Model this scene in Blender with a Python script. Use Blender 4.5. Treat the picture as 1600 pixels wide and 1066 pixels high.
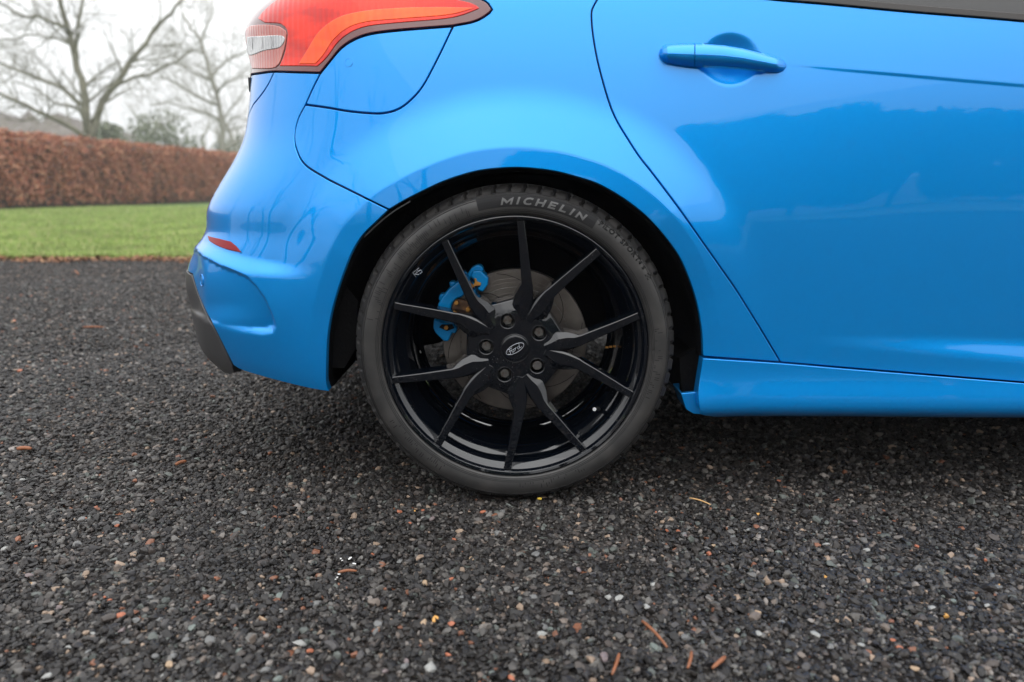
import bpy, bmesh, math, random
import numpy as np
from mathutils import Vector, Matrix, Euler
from mathutils.geometry import delaunay_2d_cdt
random.seed(7); rng = np.random.default_rng(7)
PI = math.pi
for o in list(bpy.data.objects): bpy.data.objects.remove(o)
SC = bpy.context.scene; COL = SC.collection

# ------------------------------------------------------------------ camera
CAM = np.array([-0.006, -1.43, 0.635]); PITCH = math.radians(11.6); F = 1155.0; CXY = (800.0, 533.0)
cam = bpy.data.cameras.new('camera'); camo = bpy.data.objects.new('camera', cam); COL.objects.link(camo)
camo.location = CAM.tolist(); camo.rotation_euler = (PI/2-PITCH, 0, 0)
cam.sensor_width = 36; cam.lens = F/1600*36; cam.clip_start = .02; cam.clip_end = 3000
cam.dof.use_dof = True; cam.dof.focus_distance = 1.50; cam.dof.aperture_fstop = 2.8
SC.camera = camo
# ------------------------------------------------------------------ sky
SUN_EL, SUN_AZ = math.radians(55), math.radians(200)
W = bpy.data.worlds.new('World'); SC.world = W; W.use_nodes = True
nt = W.node_tree; nt.nodes.clear()
def N(nt, t, **k):
    n = nt.nodes.new(t)
    for a, b in k.items(): setattr(n, a, b)
    return n
out = N(nt, 'ShaderNodeOutputWorld'); bg = N(nt, 'ShaderNodeBackground')
sky = N(nt, 'ShaderNodeTexSky', sky_type='NISHITA'); sky.sun_disc = False
sky.sun_elevation = SUN_EL; sky.sun_rotation = SUN_AZ; sky.dust_density = 4; sky.air_density = 1.5
hs = N(nt, 'ShaderNodeHueSaturation'); hs.inputs['Saturation'].default_value = .15
tc = N(nt, 'ShaderNodeTexCoord'); mp = N(nt, 'ShaderNodeMapping'); mp.inputs['Scale'].default_value = (1, 1, 2.5)
no = N(nt, 'ShaderNodeTexNoise'); no.inputs['Scale'].default_value = 1.6; no.inputs['Detail'].default_value = 5
cr = N(nt, 'ShaderNodeValToRGB')
cr.color_ramp.elements[0].position = .3; cr.color_ramp.elements[0].color = (.90, .92, .95, 1)
cr.color_ramp.elements[1].position = .7; cr.color_ramp.elements[1].color = (1, 1, 1, 1)
vm = N(nt, 'ShaderNodeVectorMath', operation='SCALE')
# overcast sky: the zenith is brighter than the horizon
sx = N(nt, 'ShaderNodeSeparateXYZ'); mrr = N(nt, 'ShaderNodeMapRange'); mrr.inputs['From Min'].default_value = 0; mrr.inputs['From Max'].default_value = 1
mrr.inputs['To Min'].default_value = 7.6; mrr.inputs['To Max'].default_value = 27
nt.links.new(tc.outputs['Generated'], sx.inputs[0]); nt.links.new(sx.outputs[2], mrr.inputs['Value']); nt.links.new(mrr.outputs[0], vm.inputs['Scale'])
mx = N(nt, 'ShaderNodeMix', data_type='RGBA'); mx.inputs['Factor'].default_value = .88
L = nt.links.new
L(tc.outputs['Generated'], mp.inputs['Vector']); L(mp.outputs[0], no.inputs['Vector']); L(no.outputs['Fac'], cr.inputs['Fac'])
L(cr.outputs['Color'], vm.inputs[0]); L(sky.outputs[0], hs.inputs['Color'])
L(hs.outputs[0], mx.inputs[6]); L(vm.outputs[0], mx.inputs[7]); L(mx.outputs[2], bg.inputs['Color'])
bg.inputs['Strength'].default_value = .1; L(bg.outputs[0], out.inputs[0])
# ------------------------------------------------------------------ sun (overcast)
sl = bpy.data.lights.new('sun', 'SUN'); sl.energy = .5; sl.angle = math.radians(80); sl.color = (1, .97, .93)
so = bpy.data.objects.new('sun', sl); COL.objects.link(so)
so.rotation_euler = (math.radians(35), 0, math.radians(20))
SC.view_settings.view_transform = 'Standard'; SC.view_settings.look = 'None'
SC.view_settings.exposure = 0.4; SC.view_settings.gamma = 1; SC.view_settings.use_curve_mapping = False
SC.render.engine = 'CYCLES'
SC.cycles.max_bounces = 8; SC.cycles.volume_bounces = 3

# ------------------------------------------------------------------ helpers
cP, sP = math.cos(PITCH), math.sin(PITCH)
def project(P):
    P = np.asarray(P, float); d = P-CAM
    z = d[..., 1]*cP - d[..., 2]*sP; y = d[..., 2]*cP + d[..., 1]*sP
    return np.stack([CXY[0]+F*d[..., 0]/z, CXY[1]-F*y/z], -1)
def at(px, py, Y):
    """world point on the vertical plane y=Y seen in the photo at px,py"""
    a = (px-CXY[0])/F; b = -(py-CXY[1])/F
    dy = cP + b*sP; dz = -sP + b*cP; t = (Y-CAM[1])/dy
    return np.array([CAM[0]+a*t, Y, CAM[2]+dz*t])
def ground(px, py, z=0):
    a = (px-CXY[0])/F; b = -(py-CXY[1])/F
    dy = cP + b*sP; dz = -sP + b*cP; t = (z-CAM[2])/dz
    return np.array([CAM[0]+a*t, CAM[1]+dy*t, z])
def tag(o, label=None, cat=None, group=None, kind=None):
    if label: o['label'] = label
    if cat: o['category'] = cat
    if group: o['group'] = group
    if kind: o['kind'] = kind
    return o
def empty(name, loc=(0, 0, 0), parent=None):
    o = bpy.data.objects.new(name, None); COL.objects.link(o); o.location = loc; o.empty_display_size = .1
    if parent: o.parent = parent
    return o
def link(name, me, parent=None, mat=None):
    o = bpy.data.objects.new(name, me); COL.objects.link(o)
    if parent: o.parent = parent
    if mat: me.materials.append(mat)
    return o
def mesh(name, v, f, mat=None, parent=None, smooth=False, normals=None):
    me = bpy.data.meshes.new(name); me.from_pydata([tuple(map(float, p)) for p in v], [], [tuple(map(int, q)) for q in f])
    if smooth: me.polygons.foreach_set('use_smooth', [True]*len(me.polygons))
    me.update()
    if normals is not None: me.normals_split_custom_set_from_vertices([tuple(map(float, n)) for n in normals])
    return link(name, me, parent, mat)
class MB:
    """collects shapes into one mesh"""
    def __init__(s): s.v = []; s.f = []
    def add(s, v, f):
        k = len(s.v); s.v += [tuple(map(float, p)) for p in v]; s.f += [tuple(k+i for i in q) for q in f]
    def box(s, c, d, R=None):
        v = []
        for i in range(8):
            p = Vector(((i & 1)-.5, ((i >> 1) & 1)-.5, (i >> 2)-.5)); p = Vector((p.x*d[0], p.y*d[1], p.z*d[2]))
            if R: p = R @ p
            v.append((p.x+c[0], p.y+c[1], p.z+c[2]))
        s.add(v, [(0, 2, 3, 1), (4, 5, 7, 6), (0, 1, 5, 4), (2, 6, 7, 3), (0, 4, 6, 2), (1, 3, 7, 5)])
    def tube(s, pts, rad, n=6, cap=True):
        pts = [Vector(p) for p in pts]; m = len(pts)
        if not hasattr(rad, '__len__'): rad = [rad]*m
        v = []; f = []; pu = None
        for i, p in enumerate(pts):
            t = (pts[min(i+1, m-1)]-pts[max(i-1, 0)]).normalized()
            if pu is None: pu = t.orthogonal().normalized()
            pu = (pu - t*pu.dot(t)); pu = pu.normalized() if pu.length > 1e-6 else t.orthogonal().normalized()
            w = t.cross(pu)
            for k in range(n):
                a = 2*PI*k/n; q = p+(pu*math.cos(a)+w*math.sin(a))*rad[i]; v.append(tuple(q))
        for i in range(m-1):
            for k in range(n):
                a = i*n+k; b = i*n+(k+1) % n; f.append((a, b, b+n, a+n))
        if cap: f.append(tuple(range(n))[::-1]); f.append(tuple((m-1)*n+k for k in range(n)))
        s.add(v, f)
    def prism(s, outline, y0, y1):
        """outline of (x,z) extruded from y0 (front) to y1"""
        n = len(outline)
        v = [(x, y0, z) for x, z in outline]+[(x, y1, z) for x, z in outline]
        s.add(v, [tuple(range(n)), tuple(range(2*n-1, n-1, -1))]+[(i, i+n, (i+1) % n+n, (i+1) % n) for i in range(n)])
    def build(s, name, mat=None, parent=None, smooth=False, bevel=0, seg=2):
        o = mesh(name, s.v, s.f, mat, parent, smooth)
        bm = bmesh.new(); bm.from_mesh(o.data); bmesh.ops.recalc_face_normals(bm, faces=bm.faces[:]); bm.to_mesh(o.data); bm.free()
        if bevel:
            m = o.modifiers.new('bevel', 'BEVEL'); m.width = bevel; m.segments = seg; m.limit_method = 'ANGLE'; m.angle_limit = .5; m.harden_normals = True
            o.data.polygons.foreach_set('use_smooth', [True]*len(o.data.polygons))
        return o
def spline(pts, step):
    """Catmull-Rom resample of an open 2D polyline"""
    P = np.array(pts, float); out = []
    Q = np.vstack([2*P[0]-P[1], P, 2*P[-1]-P[-2]])
    for i in range(1, len(Q)-2):
        p0, p1, p2, p3 = Q[i-1], Q[i], Q[i+1], Q[i+2]
        n = max(1, int(np.linalg.norm(p2-p1)/step))
        for k in range(n):
            t = k/n
            out.append(.5*((2*p1)+(-p0+p2)*t+(2*p0-5*p1+4*p2-p3)*t*t+(-p0+3*p1-3*p2+p3)*t**3))
    out.append(P[-1]); return np.array(out)
def sm(x, a=0., b=1.):
    t = np.clip((x-a)/(b-a), 0, 1); return t*t*(3-2*t)

# ------------------------------------------------------------------ materials
def mat(name, col=(.5, .5, .5), rough=.5, metal=0, coat=0, coat_rough=.03, spec=.5, noise=None, bump=None, **kw):
    m = bpy.data.materials.new(name); m.use_nodes = True; t = m.node_tree; b = t.nodes['Principled BSDF']
    b.inputs['Base Color'].default_value = (*col, 1); b.inputs['Roughness'].default_value = rough
    b.inputs['Metallic'].default_value = metal; b.inputs['Coat Weight'].default_value = coat
    b.inputs['Coat Roughness'].default_value = coat_rough; b.inputs['Specular IOR Level'].default_value = spec
    for k, v in kw.items(): b.inputs[k.replace('_', ' ')].default_value = v
    if noise or bump:
        tc = N(t, 'ShaderNodeTexCoord')
    if noise:   # (scale, col2, lo, hi)
        n = N(t, 'ShaderNodeTexNoise'); n.inputs['Scale'].default_value = noise[0]; n.inputs['Detail'].default_value = 6
        r = N(t, 'ShaderNodeValToRGB'); r.color_ramp.elements[0].color = (*col, 1); r.color_ramp.elements[1].color = (*noise[1], 1)
        r.color_ramp.elements[0].position = noise[2]; r.color_ramp.elements[1].position = noise[3]
        t.links.new(tc.outputs['Object'], n.inputs['Vector']); t.links.new(n.outputs['Fac'], r.inputs['Fac']); t.links.new(r.outputs[0], b.inputs['Base Color'])
    if bump:    # (scale, strength, dist)
        n = N(t, 'ShaderNodeTexNoise'); n.inputs['Scale'].default_value = bump[0]; n.inputs['Detail'].default_value = 4
        u = N(t, 'ShaderNodeBump'); u.inputs['Strength'].default_value = bump[1]; u.inputs['Distance'].default_value = bump[2]
        t.links.new(tc.outputs['Object'], n.inputs['Vector']); t.links.new(n.outputs['Fac'], u.inputs['Height']); t.links.new(u.outputs[0], b.inputs['Normal'])
    return m
def random_mat(name, stops, rough=.6, spec=.4, fine=None, trans=0):
    """per-instance random colour"""
    m = mat(name, stops[0][1], rough, spec=spec); t = m.node_tree; b = t.nodes['Principled BSDF']
    oi = N(t, 'ShaderNodeObjectInfo'); r = N(t, 'ShaderNodeValToRGB'); r.color_ramp.interpolation = 'CONSTANT'
    e = r.color_ramp.elements
    e[0].position = 0; e[0].color = (*stops[0][1], 1); e[1].position = stops[1][0]; e[1].color = (*stops[1][1], 1)
    for p, c in stops[2:]:
        q = e.new(p); q.color = (*c, 1)
    t.links.new(oi.outputs['Random'], r.inputs['Fac']); o = r.outputs[0]
    if fine:
        tc = N(t, 'ShaderNodeNewGeometry'); n = N(t, 'ShaderNodeTexNoise'); n.inputs['Scale'].default_value = fine; n.inputs['Detail'].default_value = 9; n.inputs['Roughness'].default_value = .75
        mr = N(t, 'ShaderNodeMapRange'); mr.inputs['From Min'].default_value = .25; mr.inputs['From Max'].default_value = .75; mr.inputs['To Min'].default_value = .45; mr.inputs['To Max'].default_value = 1.6
        t.links.new(tc.outputs['Position'], n.inputs['Vector']); t.links.new(n.outputs['Fac'], mr.inputs['Value'])
        mm = N(t, 'ShaderNodeVectorMath', operation='SCALE'); t.links.new(o, mm.inputs[0]); t.links.new(mr.outputs[0], mm.inputs['Scale']); o = mm.outputs[0]
    t.links.new(o, b.inputs['Base Color'])
    return m
def fluted(m, scale, strength, dist, dark):
    # moulded reflector ribs behind the clear outer lens
    t = m.node_tree; b = t.nodes['Principled BSDF']; l = t.links.new; tc = N(t, 'ShaderNodeTexCoord'); w = N(t, 'ShaderNodeTexWave'); w.inputs['Scale'].default_value = scale; w.inputs['Distortion'].default_value = .6; w.bands_direction = 'X'
    u = N(t, 'ShaderNodeBump'); u.inputs['Strength'].default_value = strength; u.inputs['Distance'].default_value = dist
    l(tc.outputs['Object'], w.inputs['Vector']); l(w.outputs['Fac'], u.inputs['Height']); l(u.outputs[0], b.inputs['Normal'])
    n = N(t, 'ShaderNodeTexNoise'); n.inputs['Scale'].default_value = 9; n.inputs['Detail'].default_value = 3; mp_ = N(t, 'ShaderNodeMapping'); mp_.inputs['Scale'].default_value = (1, 1, 3)
    r = N(t, 'ShaderNodeMapRange'); r.inputs['From Min'].default_value = .4; r.inputs['From Max'].default_value = .62; mx = N(t, 'ShaderNodeMix', data_type='RGBA')
    mx.inputs[7].default_value = b.inputs['Base Color'].default_value; mx.inputs[6].default_value = (*dark, 1)
    l(tc.outputs['Object'], mp_.inputs[0]); l(mp_.outputs[0], n.inputs['Vector']); l(n.outputs['Fac'], r.inputs['Value']); l(r.outputs[0], mx.inputs['Factor']); l(mx.outputs[2], b.inputs['Base Color'])
M = {}
M['paint'] = mat('blue_paint', (.0, .255, .71), .38, .50, 1, .016, spec=.05, Coat_IOR=1.5)
# faint dust film low on the bodywork
M['plastic'] = mat('black_plastic', (.02, .02, .021), .45, bump=(900, .15, .001))
M['diffuser'] = mat('grey_plastic', (.05, .05, .052), .4, bump=(900, .1, .001))
M['liner'] = mat('arch_liner', (.0022, .0022, .0025), .85, spec=.06, bump=(120, .5, .003))
M['rim'] = mat('gloss_black', (.0018, .0028, .005), .5, 0, 1, .02, spec=.0, Coat_IOR=1.62)
def specks(m, scale, lo, hi, col):
    t = m.node_tree; b = t.nodes['Principled BSDF']; tc = N(t, 'ShaderNodeTexCoord'); v = N(t, 'ShaderNodeTexVoronoi'); v.inputs['Scale'].default_value = scale
    mr = N(t, 'ShaderNodeMapRange'); mr.inputs['From Min'].default_value = hi; mr.inputs['From Max'].default_value = lo
    n = N(t, 'ShaderNodeTexNoise'); n.inputs['Scale'].default_value = 14; m2 = N(t, 'ShaderNodeMapRange'); m2.inputs['From Min'].default_value = .5; m2.inputs['From Max'].default_value = .65
    mu = N(t, 'ShaderNodeMath', operation='MULTIPLY'); mx = N(t, 'ShaderNodeMix', data_type='RGBA'); l = t.links.new
    l(tc.outputs['Object'], v.inputs['Vector']); l(tc.outputs['Object'], n.inputs['Vector']); l(v.outputs['Distance'], mr.inputs['Value']); l(n.outputs['Fac'], m2.inputs['Value'])
    l(mr.outputs[0], mu.inputs[0]); l(m2.outputs[0], mu.inputs[1]); l(mu.outputs[0], mx.inputs['Factor'])
    mx.inputs[6].default_value = b.inputs['Base Color'].default_value; mx.inputs[7].default_value = (*col, 1); l(mx.outputs[2], b.inputs['Base Color'])
    iv = N(t, 'ShaderNodeMath', operation='SUBTRACT'); iv.inputs[0].default_value = 1; l(mu.outputs[0], iv.inputs[1]); l(iv.outputs[0], b.inputs['Coat Weight'])
specks(M['paint'], 60, .012, .030, (.10, .09, .08))
specks(M['rim'], 160, .05, .13, (.16, .15, .14))
M['rubber'] = mat('tyre_rubber', (.014, .0135, .0135), .50, spec=.7, noise=(22, (.040, .037, .035), .42, .80), bump=(700, .12, .001))
M['rubber_pad'] = mat('tyre_pad', (.014, .014, .015), .75, spec=.25, bump=(1200, .3, .0006))
M['rubber_text'] = mat('tyre_lettering', (.10, .10, .10), .6, spec=.4)
M['rubber_dark'] = mat('tyre_dark_lettering', (.004, .004, .004), .7, spec=.3)
M['disc'] = mat('disc_steel', (.22, .20, .185), .33, .92, noise=(11, (.12, .105, .095), .4, .65))
M['rust'] = mat('rusty_iron', (.09, .05, .03), .7, .3, noise=(60, (.25, .12, .04), .5, .7))
M['caliper'] = mat('caliper_blue', (.0, .19, .48), .4, 0, .5, .1, spec=.1, noise=(40, (.0, .13, .36), .55, .8))
M['brass'] = mat('clip_brass', (.42, .2, .04), .5, .4)
M['steel'] = mat('worn_steel', (.17, .165, .16), .38, .8, noise=(150, (.1, .07, .05), .5, .7))
M['chrome'] = mat('bright_metal', (.75, .75, .75), .15, 1)
M['logo'] = mat('logo_silver', (.42, .44, .48), .35, .6)
M['lens_edge'] = mat('lens_smoked_border', (.11, .012, .012), .25, 0, 1, .02)
M['lens_red'] = mat('lens_red', (.80, .026, .006), .30, .35, 1, .012, spec=.2, Coat_IOR=1.42)
M['lens_orange'] = mat('lens_orange', (.95, .105, .010), .3, .3, 1, .012, spec=.2, Coat_IOR=1.42)
M['lens_pink'] = mat('lens_pale_red', (.55, .17, .13), .3, 0, 1, .015, spec=.2)
M['lens_clear'] = mat('lens_clear', (.62, .62, .62), .25, .3, 1, .02)
M['reflector'] = mat('reflector_red', (.22, .006, .010), .35, 0, 0, .03, spec=.25)
fluted(M['lens_red'], 26, .22, .004, (.50, .010, .004)); fluted(M['lens_orange'], 20, .2, .004, (.90, .07, .008)); fluted(M['lens_pink'], 40, .4, .003, (.45, .12, .10)); fluted(M['lens_clear'], 45, .8, .003, (.40, .40, .41))
M['glass'] = mat('tinted_glass', (.02, .021, .022), .05, spec=.6)
M['trim'] = mat('belt_trim', (.028, .024, .022), .45)
M['under'] = mat('underbody', (.008, .008, .008), .9, spec=.1)
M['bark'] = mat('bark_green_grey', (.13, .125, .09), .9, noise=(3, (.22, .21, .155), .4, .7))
M['bark_far'] = mat('bark_hazed', (.25, .24, .205), .9)  # bark for distant trees, paled so the colour itself carries haze
M['evergreen_hazed'] = random_mat('evergreen_hazed', [(0, (.14, .16, .105)), (.5, (.19, .205, .14))], .8)  # lighter leaf greens with the haze of distance painted in
M['bark_dark'] = mat('bark_dark', (.05, .045, .035), .9)
M['evergreen'] = random_mat('evergreen_leaves', [(0, (.035, .06, .03)), (.4, (.05, .085, .04)), (.75, (.025, .045, .022))], .7)
M['beech'] = random_mat('beech_leaves', [(0, (.35, .125, .075)), (.25, (.45, .19, .115)), (.5, (.24, .085, .052)), (.7, (.55, .30, .18)), (.85, (.17, .07, .045))], .6, fine=1.3)
M['grass'] = random_mat('grass_blades', [(0, (.22, .30, .075)), (.35, (.30, .38, .11)), (.7, (.16, .235, .055)), (.9, (.42, .38, .19))], .6, fine=.9)
M['litter'] = random_mat('leaf_litter', [(0, (.22, .10, .05)), (.4, (.14, .07, .04)), (.7, (.30, .17, .09))], .8)
STONE = [(p_, (c_[0]*(.55 if c_[0] < .06 else .82), c_[1]*(.505 if c_[0] < .06 else .765), c_[2]*(.475 if c_[0] < .06 else .73))) for p_, c_ in [(0, (.018, .0175, .018)), (.30, (.030, .028, .027)), (.52, (.045, .042, .040)), (.66, (.024, .023, .026)), (.74, (.075, .073, .070)), (.82, (.060, .052, .048)),
         (.875, (.12, .12, .115)), (.915, (.085, .10, .095)), (.945, (.14, .12, .105)), (.965, (.20, .19, .18)), (.978, (.19, .085, .05)), (.986, (.27, .21, .16))]]
M['stone'] = random_mat('gravel_stone', STONE, .53, .40, 2.6)

# ------------------------------------------------------------------ body surface P(u,z)
HUB = (0.0, .3235)
X0, LC = -.12, .98
_s = np.linspace(0, LC, 400); _phi = PI/2*sm(_s/LC)**1.0*np.clip(_s/LC, 0, 1)**.15
_IC = np.concatenate([[0], np.cumsum((np.cos(_phi[1:])+np.cos(_phi[:-1]))/2*np.diff(_s))])
_IS = np.concatenate([[0], np.cumsum((np.sin(_phi[1:])+np.sin(_phi[:-1]))/2*np.diff(_s))])
def tilt_table(zs, ts):
    z = np.linspace(0, 1.6, 1601); t = np.tan(np.radians(np.interp(z, zs, ts)))
    k = np.ones(31)/31; t = np.convolve(np.pad(t, 15, 'edge'), k, 'valid')
    y = np.concatenate([[0], np.cumsum((t[1:]+t[:-1])/2*.001)]); return z, y-np.interp(.585, z, y)
TZ, TD = tilt_table([0, .17, .188, .20, .222, .25, .275, .305, .33, .45, .58, .65, .75, .83, .90, .97, 1.02, 1.06, 1.5],
                    [-75, -75, -60, -12, 10, 11, 3, -1, -1.5, -1.5, -.5, .5, 2.0, 5, 8, 11, 16, 28, 30])
_, TQ = tilt_table([0, .16, .18, .22, .26, .35, .56, .595, .65, .75, .85, .97, 1.04, 1.5],
                   [-60, -50, -35, -18, -5, -1, -.5, 3.5, 5, 7, 8, 12, 26, 32])
Y0 = .006
def yside(u, z):
    w = sm(u, .15, 1.0); wl = sm(u, .0, .2)
    w = np.where(z < .45, wl, np.where(z > .6, w, wl+(w-wl)*sm(z, .45, .6)))
    return Y0 + np.interp(z, TZ, TQ)*(1-w) + np.interp(z, TZ, TD)*w
def base(u, z, k):
    s = np.clip(-u, 0, None); sc = np.clip(s, 0, LC)
    X = X0 + np.clip(u, 0, None) - k*np.interp(sc, _s, _IC)
    Y = yside(u, z) + np.interp(sc, _s, _IS)*.72 + np.clip(s-LC, 0, None)
    return np.stack([X, Y, z+0*X], -1)
# silhouette of the tail: solve the stretch k(z) of the corner so its outline falls where it should
SIL = np.array([(700, -210), (640, -150), (560, -90), (490, -45), (440, -6), (411, 10), (392, 30), (383, 42), (383, 55), (386, 72), (392, 95), (393, 116), (391.5, 130), (390.5, 148), (389, 165), (386.5, 184), (382.5, 210), (375, 232), (362, 257),
                (343, 287), (328, 314), (323, 326), (322, 345), (321.5, 360), (316, 371), (305, 388), (297, 404), (292.5, 420), (291, 439), (293, 459), (301, 489), (318, 537), (334, 559), (352, 574), (380, 590), (420, 606)], float)
SILS = spline(SIL, 3); SILY = SILS[:, 1]; SILX = SILS[:, 0]; _q = np.argsort(SILY); SILY, SILX = SILY[_q], SILX[_q]
ZK = np.linspace(.12, 1.5, 277); KK = np.ones_like(ZK)
_us = -np.linspace(.05, LC, 160)
for i, z in enumerate(ZK):
    lo, hi = .3, 1.9
    for _ in range(22):
        k = (lo+hi)/2; pr = project(base(_us, np.full_like(_us, z), k)); j = np.argmin(pr[:, 0])
        t = np.interp(pr[j, 1], SILY, SILX)
        if pr[j, 0] > t: lo = k
        else: hi = k
    KK[i] = (lo+hi)/2
def _sm(a, n): w_ = np.hanning(n+2)[1:-1]; w_ /= w_.sum(); return np.convolve(np.pad(a, n//2, 'edge'), w_, 'valid')
_b = sm(ZK, .57, .62); KK = _sm(KK, 5)*(1-_b)+_sm(KK, 17)*_b
from numpy import gradient
KK = _sm(KK, 3)
def kz(z): return np.interp(z, ZK, KK)
# wheel arch outline (photo pixels)
ARCH_L = [(516, 613), (511, 599), (511, 560), (513, 523), (520, 483), (533, 439), (550, 395), (567, 368), (588, 347), (608, 328)]
ARCH_R = [(608, 328), (637, 311), (684, 288), (715, 276.5), (746, 268), (777, 264), (808, 262.5), (839, 264.5), (870, 269), (900.5, 277), (934, 288), (970, 308), (1000, 330), (1020, 349), (1040, 372),
          (1060, 400), (1072, 425), (1084, 458), (1092, 490), (1096.5, 523), (1098, 557)]
_A = np.array([at(x, y, -.015)[[0, 2]] for x, y in ARCH_L[2:]+ARCH_R[1:]])-np.array(HUB)
_at = np.degrees(np.arctan2(_A[:, 1], _A[:, 0])); _at[_at < -90] += 360; _ar = np.hypot(_A[:, 0], _A[:, 1])
_o = np.argsort(_at); _at, _ar = _at[_o], _ar[_o]
_bd = np.linspace(0, .3, 301)
_bs = -.27*sm(_bd, .035, .041)*(1-sm(_bd, .10, .165)); _bb = np.concatenate([[0], np.cumsum((_bs[1:]+_bs[:-1])/2*.001)]); _bb -= _bb[-1]
FL_T = np.array([-40, 0, 15, 28, 42, 60, 90, 125, 150, 170, 190, 230]); FL_W = np.array([.35, .35, .45, .7, .95, 1, 1, 1, .9, .6, .45, .4])
CREASE = np.array([(1229, 101.6), (1320, 110), (1413, 118), (1500, 126), (1600, 134.5), (1900, 163), (2600, 230)], float)
def sdist(px, py, poly):
    """signed distance (px) to a closed polygon, negative inside"""
    P = np.array(poly, float); d = np.full(px.shape, 1e9); ins = np.zeros(px.shape, bool)
    for a, b in zip(P, np.roll(P, -1, 0)):
        e = b-a; t = np.clip(((px-a[0])*e[0]+(py-a[1])*e[1])/(e@e), 0, 1)
        d = np.minimum(d, np.hypot(px-a[0]-t*e[0], py-a[1]-t*e[1]))
        c = ((a[1] > py) != (b[1] > py)) & (px < (b[0]-a[0])*(py-a[1])/(b[1]-a[1]+1e-12)+a[0]); ins ^= c
    return np.where(ins, -d, d)
POCKET = [(250, 396), (311, 391), (330, 401), (352, 413), (375, 422), (394, 431), (408, 446), (420, 464), (431, 489), (438, 510), (433, 520), (415, 523), (385, 520), (355, 515), (330, 500), (250, 460)]
def height(B, u, z):
    px, py = project(B).T
    X, Z = B[:, 0], B[:, 2]
    a = np.degrees(np.arctan2(Z-HUB[1], X)); a[a < -90] += 360
    d = np.hypot(X, Z-HUB[1])-np.interp(a, _at, _ar)
    near = (np.abs(X) < 1.2)
    h = np.where(near, -(-np.interp(np.clip(d, 0, .3), _bd, _bb))*-1, 0)
    h = np.where(near, np.interp(np.clip(d, 0, .3), _bd, _bb), 0)*np.interp(a, FL_T, FL_W)
    # front arch, same idea
    # crease running forward from the handle
    zc = np.interp(px, CREASE[:, 0], CREASE[:, 1]); sd = (zc-py)/800.       # metres above the crease
    amp = .0014*sm(px, 1205, 1400)
    g = sm(sd, -.0035, .0035); h += np.where(px > 1200, amp*(g*np.exp(-np.clip(sd, 0, 1)/.05)), 0)
    # scoop low on the door
    ft = np.interp(px, [1230, 1600, 2400], [524, 530, 546]); fb = np.interp(px, [1230, 1600, 2400], [534, 567, 620])
    h += np.where((px > 1225), .0105*sm(px, 1225, 1620)*sm(py, ft-3, fb+3)*(1-.0*sm(py, 570, 640)), 0)
    # handle bowl
    rr = ((px-1141)/48.)**2+((py-93.5)/43.)**2
    h -= np.where(rr < 1.1, .0135*(1-sm(rr, -.15, 1.04)), 0)
    # bumper ledge below the reflector, fading forward
    lt = np.interp(px, [300, 326, 345, 362, 380, 430, 490], [374, 377, 386.5, 392.5, 397.5, 407, 414]); lb = np.interp(px, [300, 311, 350, 395, 490], [386, 392, 414, 431, 437])
    h += np.where(px < 620, .016*(1-sm(px, 400, 500))*sm(py, lt, lb)*(1-sm(py, 470, 620))*sm(px, 296, 330), 0)
    # sculpted pocket
    sdp = sdist(px, py, POCKET)
    wid = np.interp(py, [380, 470, 500, 516], [3.5, 4.5, 7, 17])
    h -= np.where(px < 600, .013*(1-sm(sdp, -wid, 1.5))*np.interp(py, [380, 430, 515], [.25, .55, 1.0])*sm(px, 286, 314)*(1-.85*(1-sm(px, 345, 432))*sm(py, 470, 512)), 0)
    return h
def P(u, z, feat=True):
    u = np.atleast_1d(np.asarray(u, float)); z = np.atleast_1d(np.asarray(z, float))
    B = base(u, z, kz(z))
    e = 1e-4; T = base(u+e, z, kz(z))-base(u-e, z, kz(z)); n = np.stack([T[:, 1], -T[:, 0], 0*T[:, 0]], -1); n /= np.linalg.norm(n, axis=1)[:, None]
    return B + n*height(B, u, z)[:, None] if feat else B
def PN(u, z):
    e = 1.2e-3; a = P(u+e, z)-P(u-e, z); b = P(u, z+e)-P(u, z-e)
    n = np.cross(a, b); return n/np.linalg.norm(n, axis=1)[:, None]
# inverse: photo pixel -> (u,z)
_gu, _gz = np.meshgrid(np.concatenate([np.linspace(-.95, -.1, 120), np.linspace(-.09, 1.6, 170)]), np.linspace(.15, 1.25, 220)); _gu = _gu.ravel(); _gz = _gz.ravel()
_gp = project(P(_gu, _gz)); _gn = PN(_gu, _gz); _gf = ((CAM-P(_gu, _gz))*_gn).sum(1) > 0.01
_gu, _gz, _gp = _gu[_gf], _gz[_gf], _gp[_gf]
def inv(pts):
    pts = np.asarray(pts, float); U = []; 
    for p in pts:
        j = np.argmin(((_gp-p)**2).sum(1)); U.append((_gu[j], _gz[j]))
    U = np.array(U); U0 = U.copy()
    for _ in range(8):
        e = 5e-4; f = project(P(U[:, 0], U[:, 1])); r = pts-f
        ju = (project(P(U[:, 0]+e, U[:, 1]))-project(P(U[:, 0]-e, U[:, 1])))/(2*e); jz = (project(P(U[:, 0], U[:, 1]+e))-project(P(U[:, 0], U[:, 1]-e)))/(2*e)
        D = ju[:, 0]*jz[:, 1]-ju[:, 1]*jz[:, 0]; D = np.where(np.abs(D) < 2e4, np.sign(D)*2e4+1e-9, D)
        du = (r[:, 0]*jz[:, 1]-r[:, 1]*jz[:, 0])/D; dz = (ju[:, 0]*r[:, 1]-ju[:, 1]*r[:, 0])/D
        U[:, 0] += np.clip(du, -.01, .01)*.8; U[:, 1] += np.clip(dz, -.01, .01)*.8
    bad = np.abs(U-U0).max(1) > .03; U[bad] = U0[bad]
    return U
def curve_uv(px, step=6):
    return inv(spline(px, step))
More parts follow.
